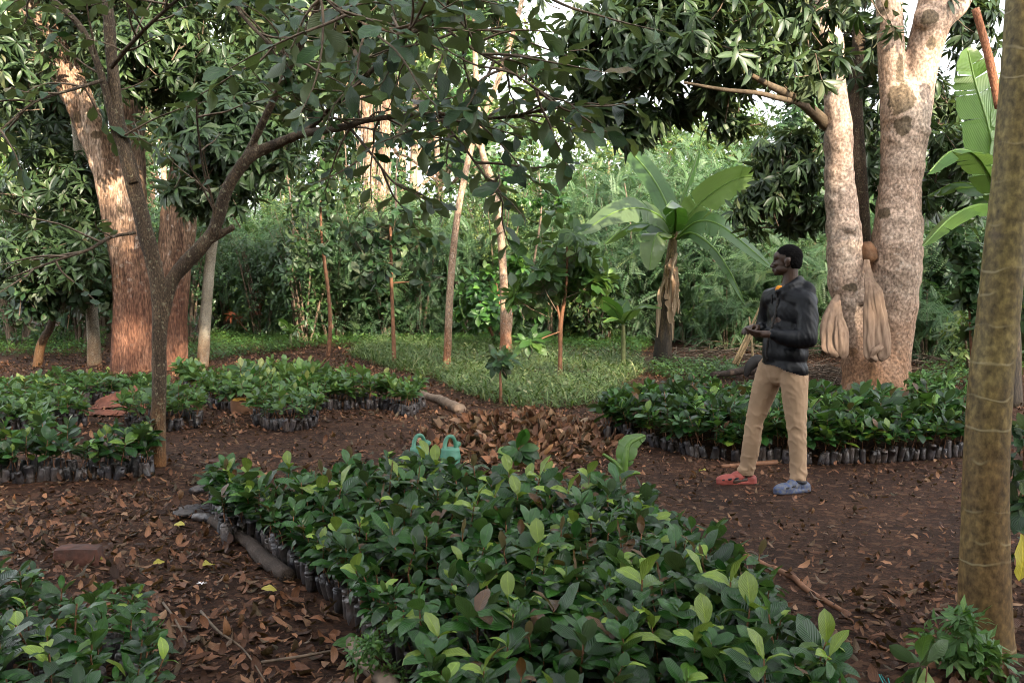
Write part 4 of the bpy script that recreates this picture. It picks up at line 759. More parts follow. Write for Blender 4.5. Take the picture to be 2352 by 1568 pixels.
# ground cover
CL_T = [leaf_tpl(.5, 1, 2, 1.1, .8, 0, .4), leaf_tpl(.35, 1, 2, 1, .8, 0, .8)]
BLADE = leaf_tpl(.05, 1, 3, .7, .5, 0, 1.1)
def cover(acc, xy, h, leaf, kb=1, kl=4):
    n = len(xy); z = gz(xy[:, 0], xy[:, 1]); az = rng.uniform(0, 6.28, n * kb); el = rng.uniform(.5, 1.4, n * kb); D = np.stack([np.cos(az) * np.cos(el), np.sin(az) * np.cos(el), np.sin(el)], -1)
    p = np.repeat(np.column_stack([xy, z - .01]), kb, 0); scatter(acc, BLADE, p, frames(D), h * rng.uniform(.5, 1.3, n * kb), rnds(n * kb))
    if kl:
        az = rng.uniform(0, 6.28, n * kl); el = rng.uniform(-.2, .8, n * kl); D = np.stack([np.cos(az) * np.cos(el), np.sin(az) * np.cos(el), np.sin(el)], -1); p = np.repeat(np.column_stack([xy, z]), kl, 0) + rng.normal(0, .04, (n * kl, 3)); p[:, 2] = np.abs(p[:, 2]) + rng.uniform(.0, 1, n * kl) * h * .7
        rd = rnds(n * kl); idx = rng.integers(0, 2, n * kl)
        for i in (0, 1): q = idx == i; scatter(acc, CL_T[i], p[q], frames(D[q]), leaf * rng.uniform(.6, 1.3, q.sum()), rd[q])
patch = gpoly((800, 815), (900, 850), (990, 868), (1060, 902), (1110, 920), (1190, 940), (1290, 938), (1370, 930), (1400, 905), (1460, 870), (1490, 850), (1470, 828), (1300, 812), (1200, 795), (1000, 790), (860, 790))
A = Acc(); lo, hi = patch.min(0), patch.max(0); xy = rng.uniform(lo, hi, (40000, 2)); xy = xy[pip(xy, patch)]; nz_ = fnoise(np.column_stack([xy, 0 * xy[:, 0]]), 1.3) + .4 * fnoise(np.column_stack([xy, 0 * xy[:, 0]]), 5)
xy = xy[rng.random(len(xy)) < np.clip(.62 + .45 * nz_, .06, 1)][:13000]; cover(A, xy[:8000], .13, .042, 2, 3); cover(A, xy[8000:11500], .24, .05, 3, 2); cover(A, xy[11500:], .34, .07, 2, 5)
single("grass", A, M['grass'], "fresh green grass patch in the middle of the clearing", None, kind="stuff"); print("grass", len(xy))
def scatter_region(poly, n): lo, hi = poly.min(0), poly.max(0); q = rng.uniform(lo, hi, (n * 3, 2)); return q[pip(q, poly)][:n]
A = Acc(); reg = [gpoly((-300, 815), (230, 822), (240, 790), (240, 765), (-300, 755)), gpoly((420, 838), (640, 812), (700, 800), (860, 800), (860, 770), (640, 762), (430, 775)), gpoly((860, 792), (1480, 815), (1500, 790), (1400, 765), (860, 768)), gpoly((1480, 860), (1560, 880), (1700, 872), (1700, 850), (1540, 835)), gpoly((2080, 905), (2260, 890), (2350, 860), (2350, 820), (2150, 830))]
for rg, n in zip(reg, (1900, 1500, 2600, 300, 350)): cover(A, scatter_region(rg, n), .22, .085, 1, 7)
single("undergrowth", A, M['weed'], "low green weeds at the foot of the far thicket", None, kind="stuff")
A = Acc()
for rg, n in ((gpoly((1880, 850), (1960, 900), (1900, 890), (1860, 870)), 60), (gpoly((1480, 850), (1700, 850), (1940, 820), (1940, 780), (1600, 800)), 240), (gpoly((2080, 860), (2260, 850), (2260, 800), (2090, 800)), 120)):
    for q in scatter_region(rg, n):
        az = random.uniform(0, 3.14); l = random.uniform(.3, 1.1); d = np.array([math.cos(az), math.sin(az), random.gauss(0, .15)]) * l / 2; c_ = np.array([q[0], q[1], random.uniform(.03, .22)]); tube(A, [c_ - d, c_ + rng.normal(0, .03, 3), c_ + d], [.008, .007, .004], 4, 2, cap=False)
single("brushwood", A, M['twig'], "tangled dry twigs on the ground behind the man", None, kind="stuff")

# ------------------------------------------------------------------ banana plants
def blade(path, width, tears=8, droop=.25, side=None, shape=(.55, .45), curl=.0, hue=.4, acc=None, n=40, ragged=.12):
    acc = acc or Acc(); C = catmull(path, max(2, n // max(len(path) - 1, 1))); k = len(C); T = nrm(np.gradient(C, axis=0)); t = np.linspace(0, 1, k)
    up = np.array([0, 0, 1.]); S = np.cross(T, up) if side is None else np.broadcast_to(np.asarray(side, float), T.shape) - T * (T @ np.asarray(side, float))[:, None]
    S[np.linalg.norm(S, axis=1) < 1e-3] = [1, 0, 0]; S = nrm(S); Nn = np.cross(S, T)
    wd = width / 2 * np.sin(np.pi * np.clip((t - .06) / .94, 0, 1) ** .72) ** .5; wd[t < .06] = .002; wd[-1] = .01
    tube(acc, C[::3], [.022 * (1 - .8 * q) + .004 for q in np.linspace(0, 1, len(C[::3]))], 6, 1, cap=False, rnd=(1, .9, .5, 1))
    u = np.linspace(0, 1, 5)
    for sg in (-1, 1):
        cuts = np.unique(np.concatenate([[2], np.sort(rng.integers(5, k - 3, tears)), [k - 1]]))
        for a_, b_ in zip(cuts[:-1], cuts[1:]):
            if b_ - a_ < 1: continue
            ang = droop + rng.normal(0, ragged if tears else 0); sl = rng.normal(0, ragged * .6) if tears else 0; seg = np.arange(a_, b_ + 1); m = len(seg)
            g = 1 - (.10 * np.abs(np.linspace(-1, 1, m))[:, None] * u[None] if tears else 0)
            lat = S[seg][:, None] * sg * np.cos(ang + curl * u[None, :, None]) - Nn[seg][:, None] * -1 * 0 - np.sign(Nn[seg][:, 2:3] + 1e-6)[:, None] * Nn[seg][:, None] * np.sin(ang + curl * u[None, :, None])
            V = C[seg][:, None] + lat * (wd[seg][:, None] * u[None] * (g if tears else 1))[..., None] + T[seg][:, None] * (u[None] * wd[seg][:, None] * (.25 + sl))[..., None]
            U = np.stack([np.broadcast_to(.5 + sg * u[None] * .5, (m, 5)), np.broadcast_to(t[seg][:, None], (m, 5))], -1)
            i_, j_ = np.meshgrid(np.arange(m - 1), np.arange(4), indexing='ij'); Q = np.stack([i_ * 5 + j_, i_ * 5 + j_ + 1, (i_ + 1) * 5 + j_ + 1, (i_ + 1) * 5 + j_], -1).reshape(-1, 4)
            if sg < 0: Q = Q[:, ::-1]
            acc.add(V.reshape(-1, 3), Q, None, U.reshape(-1, 2), np.array([hue, random.uniform(.3, .8), .5, 1]))
    return acc
def pxpath(d, *pts): return [P(p[0], p[1], d + (p[2] if len(p) > 2 else 0)) for p in pts]
BN = G(1530, 838); t = thing("banana_plant", "tall banana plant with torn drooping leaves and dry brown sheaths, in the clearing's middle", "banana plant", BN); d = BN[1]
a, _ = trunk_acc([(1520, 840, 44), (1524, 780, 40), (1530, 700, 34), (1538, 620, 26), (1545, 560, 20), (1549, 530, 16)], d, 14, 6, .05, 8); part(t, "trunk", a, M['pseudostem'])
for pts, wd_, tr, dr, sd, hue in (
    ([(1549, 545), (1535, 480), (1500, 410, .3), (1455, 355, .5), (1425, 328, .6)], .42, 4, .1, (.8, .1, .35), .2), ([(1549, 540), (1566, 460, .2), (1590, 390, .4), (1612, 325, .5)], .40, 3, .2, (.25, 1, 0), .6),
    ([(1550, 540), (1585, 490, -.1), (1640, 440, -.2), (1700, 408, -.2), (1765, 405, -.2)], .60, 4, .12, (.35, -.3, .9), .95), ([(1547, 545), (1520, 500, -.3), (1470, 478, -.6), (1410, 488, -.8), (1335, 535, -1.0)], .62, 8, .15, (0, -.75, -.66), .45),
    ([(1549, 540), (1552, 490, -.5), (1545, 462, -1.0), (1530, 475, -1.6)], .50, 5, .7, (1, 0, .15), .2), ([(1546, 550), (1515, 535, -.4), (1500, 560, -.6), (1492, 620, -.7)], .52, 3, .1, (1, -.2, 0), .9),
    ([(1551, 548), (1600, 510, -.3), (1650, 515, -.5), (1710, 560, -.6), (1772, 615, -.7)], .58, 6, .15, (0, -.75, -.66), .6), ([(1551, 550), (1590, 535, -.5), (1640, 570, -.8), (1680, 630, -1), (1712, 700, -1)], .26, 5, 1.0, None, .3),
    ([(1550, 545), (1590, 498, .4), (1640, 500, .8), (1690, 540, 1.0)], .46, 6, .5, None, .1), ([(1548, 548), (1500, 515, .5), (1440, 520, .9), (1390, 560, 1.1)], .46, 6, .5, None, .1)):
    part(t, "leaf", blade(pxpath(d, *pts), wd_, tr, dr, sd, hue=hue), M['banana'])
for i in range(9):
    y0 = random.uniform(570, 680); x0 = 1549 - (y0 - 540) * .09 + random.uniform(-10, 14); ln = random.uniform(60, 150); dx = random.uniform(-22, 16); dy_ = -random.uniform(.12, .4)
    part(t, "dry_sheath", blade(pxpath(d, (x0, y0, dy_ * .4), (x0 + dx * .7, y0 + ln * .3, dy_), (x0 + dx, y0 + ln, dy_)), random.uniform(.09, .2), 3, .5, (1, .3, 0), hue=random.random(), n=18, ragged=.4), M['dryblade'])
BR_ = G(2318, 930); t = thing("banana_plant", "banana plant behind the ringed trunk, one upright torn leaf and long arching yellow ribs", "banana plant", BR_); d = BR_[1]
a, _ = trunk_acc([(2318, 935, 60), (2316, 800, 54), (2312, 650, 46), (2308, 540, 36), (2306, 480, 28)], d, 12, 5, .04, 8); part(t, "trunk", a, M['pseudostem'])
for pts, wd_, tr, dr, sd, hue in (([(2306, 490), (2292, 400, .1), (2268, 280, .2), (2240, 190, .3), (2222, 110, .3)], .62, 14, .1, (.9, -.2, .3), .8), ([(2306, 495), (2260, 470, -.3), (2190, 495, -.6), (2120, 565, -.8)], .46, 5, .35, None, .9),
    ([(2306, 490), (2270, 400, -.3), (2230, 350, -.5), (2180, 350, -.6), (2130, 400, -.7)], .5, 8, .4, None, .5), ([(2308, 485), (2318, 360, .1), (2326, 220, .2), (2330, 120, .2)], .5, 6, .1, (1, .1, 0), .9), ([(2306, 500), (2260, 440, .5), (2200, 420, .9), (2130, 450, 1.1)], .5, 8, .4, None, .4), ([(2308, 495), (2350, 440, -.2), (2400, 450, -.4), (2460, 520, -.5)], .5, 6, .4, None, .6)):
    part(t, "leaf", blade(pxpath(d, *pts), wd_, tr, dr, sd, hue=hue), M['banana'])
def small_banana(label, px, py, paths, wd_, stem):
    b = G(px, py); t = thing("banana_plant", label, "banana plant", b); a, _ = trunk_acc(stem, b[1], 8, 4, .03, 9); part(t, "trunk", a, M['greenstem'])
    for pth, w2, hue, sd in paths: part(t, "leaf", blade(pxpath(b[1], *pth), w2, 3, .2, sd, hue=hue, n=24), M['banana'])
small_banana("young banana plant with broad low leaves, left of the tall banana plant", 1432, 850, [([(1432, 742), (1415, 712), (1390, 692), (1368, 690)], .34, .5, (.3, -.6, .7)), ([(1432, 742), (1450, 715, -.2), (1480, 700, -.3), (1520, 708, -.4)], .32, .8, None), ([(1432, 745), (1425, 715, .2), (1440, 690, .4)], .3, .3, (1, 0, 0)), ([(1432, 742), (1405, 730, -.3), (1385, 740, -.5)], .26, .5, None)], .3, [(1432, 852, 12), (1432, 800, 11), (1432, 742, 8)])
small_banana("tiny banana sucker by the bare path in the far middle", 668, 800, [([(668, 765), (655, 745), (638, 735)], .24, .7, (.5, -.3, .8)), ([(668, 765), (682, 748), (702, 742)], .2, .8, None), ([(668, 765), (660, 755, -.2), (648, 758, -.4)], .2, .4, None)], .2, [(668, 802, 8), (668, 765, 6)])
small_banana("single leaved banana sprout rising from the far corner of the front bed", 1430, 1180, [([(1434, 1080), (1437, 1050), (1446, 1018, .03), (1482, 1000, .06)], .15, .75, (.9, -.2, -.25)), ([(1432, 1082), (1412, 1062), (1385, 1042, -.03)], .05, .5, None), ([(1433, 1090), (1455, 1085), (1470, 1086)], .03, .2, None)], .1, [(1430, 1180, 13), (1431, 1130, 11), (1434, 1080, 8)])

# ------------------------------------------------------------------ more plants near the picture edges
def plantlet(name, label, cat, px, py, blobs, mat, size, tp, stems, k=5, stemmat='brownstem', el=(30, 100), droop=.25, clump=2):
    b = G(px, py); t = thing(name, label, cat, b); s = Acc()
    for q in stems: trunk_acc(q, b[1], 6, 4, .03, 9, acc=s, base=False)
    part(t, "stem", s, M[stemmat]); p, ax = blob_points([blob_px(x, y, w_, h_, b[1] + dd, c) for (x, y, w_, h_, dd, c) in blobs], clump=clump); f = Acc(); rosettes(f, p, ax, k, size, tp, el, droop); part(t, "foliage", f, M[mat]); return t
plantlet("shrub", "bright green leafy shrub wrapped round the foot of the curved trunk", "shrub", 1145, 800, [(1110, 690, 150, 150, -.2, 70), (1180, 660, 110, 140, 0, 44), (1200, 730, 90, 80, 0, 24), (1085, 730, 80, 80, 0, 20), (1180, 590, 60, 60, 0, 10)], 'coffee', .22, SEED_LO + [leaf_tpl(.4, 2, 3, 1, .8, .3, .9)],
         [[(1145, 805, 8), (1120, 740, 6), (1100, 690, 4)], [(1148, 805, 8), (1170, 740, 6), (1190, 680, 4)], [(1146, 805, 8), (1150, 720, 6), (1140, 650, 4)]], 7, clump=5)
plantlet("red_bush", "rust red bush far behind the bare path", "bush", 588, 778, [(588, 705, 30, 60, 0, 16), (537, 728, 26, 26, 0, 6)], 'red', .17, GROVE_T, [[(588, 778, 6), (582, 700, 4)], [(586, 778, 5), (540, 730, 3)]], 6)
plantlet("shrub", "shiny dark leaved shrub half hidden behind the ringed trunk", "shrub", 2345, 1290, [(2350, 1040, 80, 130, 0, 14), (2365, 1180, 90, 150, 0, 16), (2380, 1300, 90, 90, 0, 8)], 'bigleaf', .17, BROAD_T, [[(2345, 1330, 8), (2350, 1150, 6), (2352, 1000, 4)], [(2365, 1330, 7), (2380, 1180, 5), (2390, 1050, 3)]], 4)
plantlet("shrub", "tall glossy shrub with hanging brown leaves just right of the twin trunk tree", "shrub", 2235, 905, [(2225, 650, 90, 160, 0, 46), (2215, 560, 90, 120, .2, 30), (2255, 760, 70, 160, 0, 34), (2330, 700, 110, 220, .2, 50)], 'dark_grove', .2, GROVE_T + BROAD_T[:2], [[(2235, 910, 9), (2230, 780, 7), (2222, 620, 4)], [(2245, 910, 8), (2260, 780, 6), (2270, 700, 3)], [(2300, 910, 8), (2320, 780, 6), (2330, 650, 3)]], 6, clump=4)
plantlet("shrub", "low green shrub at the foot of the twin trunk tree's right side", "shrub", 2135, 925, [(2130, 880, 110, 70, 0, 40), (2200, 880, 80, 50, 0, 22)], 'weed', .13, GROVE_T, [[(2135, 930, 5), (2130, 870, 3)], [(2140, 930, 5), (2190, 880, 3)]], 6, clump=3)
plantlet("weed", "wispy green weed with tiny red buds against the front bed's left side", "weed", 862, 1575, [(850, 1490, 110, 70, 0, 60), (925, 1440, 70, 60, .05, 26), (905, 1550, 90, 60, -.05, 30)], 'weed', .034, CL_T, [[(862, 1580, 4), (880, 1500, 3), (940, 1425, 2)], [(862, 1580, 4), (840, 1500, 3), (815, 1470, 2)], [(862, 1580, 4), (905, 1540, 3), (940, 1520, 2)]], 5, 'greenstem')
plantlet("weed", "bushy light green weed at the foot of the ringed trunk", "weed", 2215, 1540, [(2190, 1480, 190, 70, -.05, 46), (2230, 1440, 90, 60, -.1, 18), (2290, 1530, 110, 60, -.1, 20)], 'weed', .07, GROVE_T + CL_T, [[(2215, 1545, 5), (2190, 1490, 3), (2120, 1470, 2)], [(2215, 1545, 5), (2240, 1470, 3), (2236, 1420, 2)], [(2215, 1545, 5), (2290, 1520, 3)]], 5, 'greenstem')
plantlet("seedling", "stray broad leaved seedling at the bottom right below the weed", "seedling", 2120, 1640, [(2130, 1525, 80, 24, 0, 3)], 'seedling', .12, SEED_T, [[(2120, 1650, 6), (2125, 1580, 5), (2130, 1530, 4)]], 4, el=(60, 95), droop=.1)
plantlet("seedling", "tall seedling standing above the far edge of the front bed before the leaf heap", "seedling", 1172, 1140, [(1185, 1032, 60, 30, 0, 4)], 'seedling', .15, SEED_T, [[(1172, 1145, 6), (1178, 1080, 5), (1186, 1030, 4)]], 4, el=(40, 95), droop=.1)

# ------------------------------------------------------------------ logs, sticks, bricks and odds and ends
def log(name, label, cat, a_, b_, r0, r1, mat, z=None, rough=.15, bend=.03):
    p, q = np.array(G(*a_)), np.array(G(*b_)); p[2] = r0 * .75 if z is None else z; q[2] = r1 * .75 if z is None else z; m_ = (p + q) / 2; m_[2] += bend * .3; m_[0] += bend
    A = Acc(); tube(A, [p, p * .7 + q * .3 + [bend * .4, 0, 0], m_, p * .3 + q * .7, q], [r0, r0 * 1.02, (r0 + r1) / 2, r1 * 1.05, r1], 14, 5, rough, 14); c_ = p.copy(); c_[2] = 0
    return single(name, A, M[mat], label, cat, loc=c_)
log("log", "short dark wet log lying along the left side of the front bed", "log", (480, 1198), (662, 1338), .034, .042, 'log')
log("pole", "pale pole on the ground pointing out from the far left bed's corner", "pole", (958, 906), (1058, 950), .045, .065, 'weathered', rough=.12)
log("log", "grey weathered log end at the bottom edge beside the red budded weed", "log", (806, 1492), (960, 1720), .035, .042, 'weathered', rough=.12)
log("pole", "thin brown pole edging the right side of the front bed", "pole", (1690, 1268), (1950, 1415), .018, .014, 'brownstem')
log("stick", "stripped stick lying before the bags right behind the man's feet", "stick", (1656, 1075), (1785, 1066), .018, .022, 'brownstem')
log("log", "brown branch lying on the ground left behind the man", "log", (1636, 880), (1760, 862), .045, .075, 'log', z=.12, bend=.05)
c_ = P(1742, 838, 13.8); A = Acc(); tube(A, [c_ + [.18, .1, -.30], c_ + [.12, .05, -.1], c_ + [0, 0, .06], c_ + [-.12, 0, -.02], c_ + [-.17, 0, -.16]], [.05, .075, .085, .07, .03], 14, 5, .05, 7)
single("stump", A, M['rubber'], "rounded black stump poking out behind the man's waist", "stump", loc=c_ + [0, 0, -.35])
def brick(label, px, py, s, rot, z=None, mat='brick', rough=.04):
    c_ = G(px, py); A = Acc(); box(A, c_ + np.array([0, 0, s[2] / 2 - .03 if z is None else z]), s, rot, rough=rough * 1.8, n=8); return single("brick", A, M[mat], label, "brick", loc=c_)
brick("red brick half sunk in leaves above the bottom left bed", 182, 1296, (.24, .12, .13), .1)
brick("orange brown brick lying by the rust coloured cloth", 262, 1012, (.20, .12, .09), .5)
brick("flat dark red brick at the back left corner of the front bed", 508, 1062, (.24, .12, .05), .0)
def crumple(c_, sx, sy, h, n=26, seed=0):
    g = np.linspace(-1, 1, n); X_, Y_ = np.meshgrid(g, g, indexing='ij'); V = np.stack([X_ * 3 + seed, Y_ * 3, 0 * X_], -1); f = fnoise(V.reshape(-1, 3), 1.3).reshape(n, n); f2 = fnoise(V.reshape(-1, 3), 3.1).reshape(n, n); e = np.clip(1 - np.hypot(X_, Y_) ** 2 * .8, 0, 1)
    V = np.stack([c_[0] + X_ * sx * (1 + .15 * f2), c_[1] + Y_ * sy * (1 + .15 * f), c_[2] + .01 + h * e * (.5 + .4 * np.abs(f) + .35 * np.abs(f2))], -1); i_, j_ = np.meshgrid(np.arange(n - 1), np.arange(n - 1), indexing='ij'); A = Acc(); A.add(V.reshape(-1, 3), np.stack([i_ * n + j_, (i_ + 1) * n + j_, (i_ + 1) * n + j_ + 1, i_ * n + j_ + 1], -1).reshape(-1, 4)); return A
c_ = G(298, 932); single("cloth", crumple(c_, .38, .35, .20), M['tarp'], "crumpled rust coloured cloth on the ground left of the forked trunk", "cloth", loc=c_)
c_ = G(245, 952); single("cloth", crumple(c_, .22, .16, .05, seed=5), M['tarp'], "thin red scrap of cloth lying in front of the crumpled rust cloth", "cloth", loc=c_)
c_ = G(2030, 1610); single("plastic_scrap", crumple(c_, .08, .07, .05, 22, 3), M['bag'], "crumpled black plastic scrap at the bottom right edge", "plastic scrap", loc=c_)
c_ = G(455, 1172); single("plastic_scrap", crumple(c_, .13, .08, .04, 22, 8), M['bag'], "flat torn black plastic at the left corner of the front bed", "plastic scrap", loc=c_)
for px, py, az, lab in ((432, 1190, .35, "empty black bag lying flat beside the dark wet log"), (462, 1132, 1.1, "black bag fallen on its side above the front bed's left corner"), (470, 1200, 2.6, "black bag slumped over the end of the dark wet log")):
    c_ = G(px, py); dx = np.array([math.cos(az), math.sin(az), 0]) * .09; A = Acc(); tube(A, [c_ - dx + [0, 0, .03], c_ - dx * .4 + [0, 0, .035], c_ + dx * .5 + [0, 0, .03], c_ + dx + [0, 0, .025]], [.03, .038, .036, .030], 10, 4, .12, 30, flat=.8); single("plastic_bag", A, M['bag'], lab, "plastic bag", loc=c_)
A = Acc(); c_ = G(2070, 1625)
for i in range(26): p0 = c_ + rng.normal(0, .03, 3) * [1.2, 1, .3] + [0, 0, .03]; tube(A, [p0, p0 + rng.normal(0, .03, 3), p0 + rng.normal(0, .04, 3)], [.003, .003, .002], 4, 3, cap=False)
single("rope_scrap", A, M['tealrope'], "frayed teal fibre scrap at the bottom right edge", "rope", loc=c_)
# cut carton with a yellow lining
c_ = G(558, 952); t = thing("carton", "brown cut open carton with a yellow lining between the two far clumps", "carton", c_); A = Acc(); wx, wy, hz = .165, .12, .15
tube(A, [c_ + [0, wy, 0], c_ + [0, wy, hz * .5], c_ + [0, wy, hz]], [wx, wx * 1.02, wx * 1.0], 20, 3, .03, 9, cap=False, flat=.7); part(t, "side", A, M['carton'])
A = Acc(); V = [c_ + [0, wy, hz * .95]] + [c_ + np.array([wx * .95 * math.cos(q), wy + wx * .66 * math.sin(q), hz * .9 + .03 * math.sin(q * 3)]) for q in np.linspace(0, 6.283, 24, endpoint=False)]; A.add(V, None, [[0, 1 + i, 1 + (i + 1) % 24] for i in range(24)]); A.V[0][0][2] += .04; part(t, "lining", A, M['saffron'])
# stakes
for i, (p0, p1, lab) in enumerate((((1688, 836), (1776, 660), "longest dry stake leaning behind the man's hands"), ((1694, 838), (1768, 672), "middle dry stake leaning behind the man's hands"), ((1684, 834), (1752, 690), "shortest dry stake leaning behind the man's hands"), ((1730, 842), (1721, 728), "thin upright dry stalk left of the leaning stakes"))):
    A = Acc(); a_, b_ = P(*p0, 14.2), P(*p1, 14.4 + .1 * i); tube(A, [a_, (a_ + b_) / 2 + [.01, 0, 0], b_], [.019, .017, .012], 6, 3); single("stake", A, M['straw'], lab, "stake", loc=(a_[0], a_[1], 0))
# twigs among the leaves in front
for pts, lab in (([(462, 1420), (500, 1470), (560, 1510), (610, 1590)], "bent brown twig on the leaves left of the front bed"), ([(375, 1400), (400, 1440), (430, 1490)], "short twig beside the bottom left bed"), ([(600, 1540), (700, 1530), (800, 1505)], "long straight twig reaching the big yellow green leaf"), ([(225, 1422), (330, 1452), (440, 1458)], "dark twig across the leaves above the bottom left bed"), ([(2140, 1420), (2165, 1445), (2180, 1440)], "curled pale twig on bare earth left of the ringed trunk")):
    A = Acc(); w_ = [G(*q) + [0, 0, .035 + .01 * (i % 2)] for i, q in enumerate(pts)]; tube(A, w_, [.007, .006, .004, .003][:len(w_)], 6, 5, .08, 30); single("twig", A, M['twig'], lab, "twig", loc=(w_[0][0], w_[0][1], 0))
# fallen yellow leaves that stand out one by one
for px, py, l, mat, lab in ((352, 1312, .09, 'yellow', "small bright yellow leaf curled on brown leaves above the bottom left bed"), (466, 1316, .11, 'yellow', "ragged pale yellow leaf between the two front beds"), (764, 1502, .16, 'weed', "big yellow green leaf fallen beside the front bed's left edge"), (1621, 1092, .10, 'yellow', "yellow leaf on the ground left of the red shoe"), (425, 1220, .09, 'yellow', "dull yellow leaf beside the empty black bag"),
                            (1283, 1000, .08, 'yellow', "orange yellow leaf behind the leaf heap"), (236, 1300, .08, 'yellow', "faded yellow leaf right beside the sunken red brick"), (600, 1370, .08, 'yellow', "dark yellow leaf standing upright by the dark wet log's end"), (2345, 1225, .22, 'yellow', "large yellow leaf hanging right of the ringed trunk")):
    c_ = G(px, py) + np.array([0, 0, .04]) if py != 1225 else P(px, py, 4.3); A = Acc(); az = random.uniform(0, 3.1); scatter(A, leaf_tpl(.5, 4, 8, 1.1, .75, .3, random.uniform(.3, 1), .06), c_[None], frames(np.array([[math.cos(az), math.sin(az), .1]]) if py != 1225 else np.array([[.1, -.2, -1.]]), np.array([[.1, -.5, .9]])), [l], rnds(1)); single("fallen_leaf" if py != 1225 else "hanging_leaf", A, M[mat], lab, "leaf", loc=c_)
A = Acc(); c_ = G(464, 1362) + np.array([0, 0, .05])
for i in range(5): az = i * 1.257; scatter(A, leaf_tpl(.3, 2, 4, 1, .8, .1, .3), c_[None], frames(np.array([[math.cos(az), math.sin(az), .3]])), [.03], rnds(1))
single("flower", A, M['white'], "tiny white five petal flower dropped on the brown leaves", "flower", loc=c_)

# ------------------------------------------------------------------ watering cans
def watering_can(label, px, d):
    c_ = P(px, 700, d); c_[2] = 0; t = thing("watering_can", label, "watering can", c_, "green watering cans"); A = Acc(); h = .222
    prof = [(0, .064), (.008, .072), (.06, .075), (.13, .076), (.150, .081), (.166, .081), (.178, .076), (h - .02, .073), (h - .006, .072), (h, .069), (h - .004, .066), (h - .04, .064)]
    tube(A, [c_ + [0, 0, z] for z, _ in prof], [r for _, r in prof], 30, 1, flat=1.2, cap=False); tube(A, [c_ + [0, 0, .001], c_ + [0, 0, .004]], [.064, .064], 28, 1, flat=1.2); part(t, "body", A, M['can'])
    A = Acc(); tube(A, [c_ + [0, 0, h - .04], c_ + [0, 0, h - .034]], [.065, .065], 24, 1, flat=1.2); part(t, "inside", A, M['canshade'])  # disc closing the mouth; shade inside the can is put into its colour
    A = Acc(); tube(A, [c_ + [-.045, -.02, h - .03], c_ + [-.040, .01, h + .045], c_ + [-.018, .02, h + .085], c_ + [.014, .03, h + .085], c_ + [.034, .045, h + .045], c_ + [.040, .06, h - .01]], [.019, .017, .0155, .0155, .0155, .017], 12, 6); part(t, "handle", A, M['can'])
    A = Acc(); tube(A, [c_ + [.02, .085, .04], c_ + [.03, .16, .10], c_ + [.04, .22, .19]], [.02, .014, .012], 12, 4); tube(A, [c_ + [.04, .22, .19], c_ + [.043, .245, .215], c_ + [.044, .25, .22]], [.012, .03, .028], 14, 2); part(t, "spout", A, M['can']); return t
watering_can("left green watering can, partly covered by a seedling leaf", 961, 7.75); watering_can("right green watering can, with its whole handle showing", 1033, 7.7)

# ------------------------------------------------------------------ blended solid bodies (person, cloth)
def ball(acc, c, r, R=None, n=14):
    th = np.linspace(0, math.pi, n + 1)[1:-1]; ph = np.arange(2 * n) / (2 * n) * 2 * math.pi; T_, F_ = np.meshgrid(th, ph, indexing='ij')
    V = np.stack([np.sin(T_) * np.cos(F_), np.sin(T_) * np.sin(F_), np.cos(T_)], -1).reshape(-1, 3); V = np.vstack([V, [0, 0, 1], [0, 0, -1]]) * np.broadcast_to(np.array(r, float), (3,))
    if R is not None: V = V @ np.array(R).T
    k = 2 * n; m = len(th); i_, j_ = np.meshgrid(np.arange(m - 1), np.arange(k), indexing='ij'); j2 = (j_ + 1) % k
    Q = np.stack([i_ * k + j_, (i_ + 1) * k + j_, (i_ + 1) * k + j2, i_ * k + j2], -1).reshape(-1, 4); j = np.arange(k)
    T3 = np.concatenate([np.stack([np.full(k, m * k), j, (j + 1) % k], -1), np.stack([np.full(k, m * k + 1), (m - 1) * k + (j + 1) % k, (m - 1) * k + j], -1)]); acc.add(V + np.array(c), Q, T3)
def cap_(acc, pts, rad, n=14, seg=4, flat=1.0):
    tube(acc, pts, rad, n, seg, flat=flat)
    for p_, r_ in ((pts[0], rad[0]), (pts[-1], rad[-1])): ball(acc, p_, r_ * .99, n=8)
# ------------------------------------------------------------------ the man
PB = P(1800, 700, 7.25); PB[2] = 0; man = thing("person", "man standing in a black hooded jacket, tan trousers and odd clogs, head turned left", "person", PB)
def L(x, y, z): return PB + np.array([x, y, z])
fw = np.array([-.90, -.43, 0]); lf_ = np.array([.43, -.90, 0]); up_ = np.array([0, 0, 1.])
RT_ = np.stack([-fw, lf_, up_], 1)                   # torso frame: columns back, left, up
hf = np.array([-.915, .40, -.02]); hf = hf / np.linalg.norm(hf); hl = np.cross(up_, hf); RH = np.stack([hf, hl, np.cross(hf, hl)], 1)   # head frame: forward, left, up
HC = np.array([.018, .0, 1.672])
def H(f, l, u): return PB + HC + RH @ np.array([f, l, u])
B = Acc()
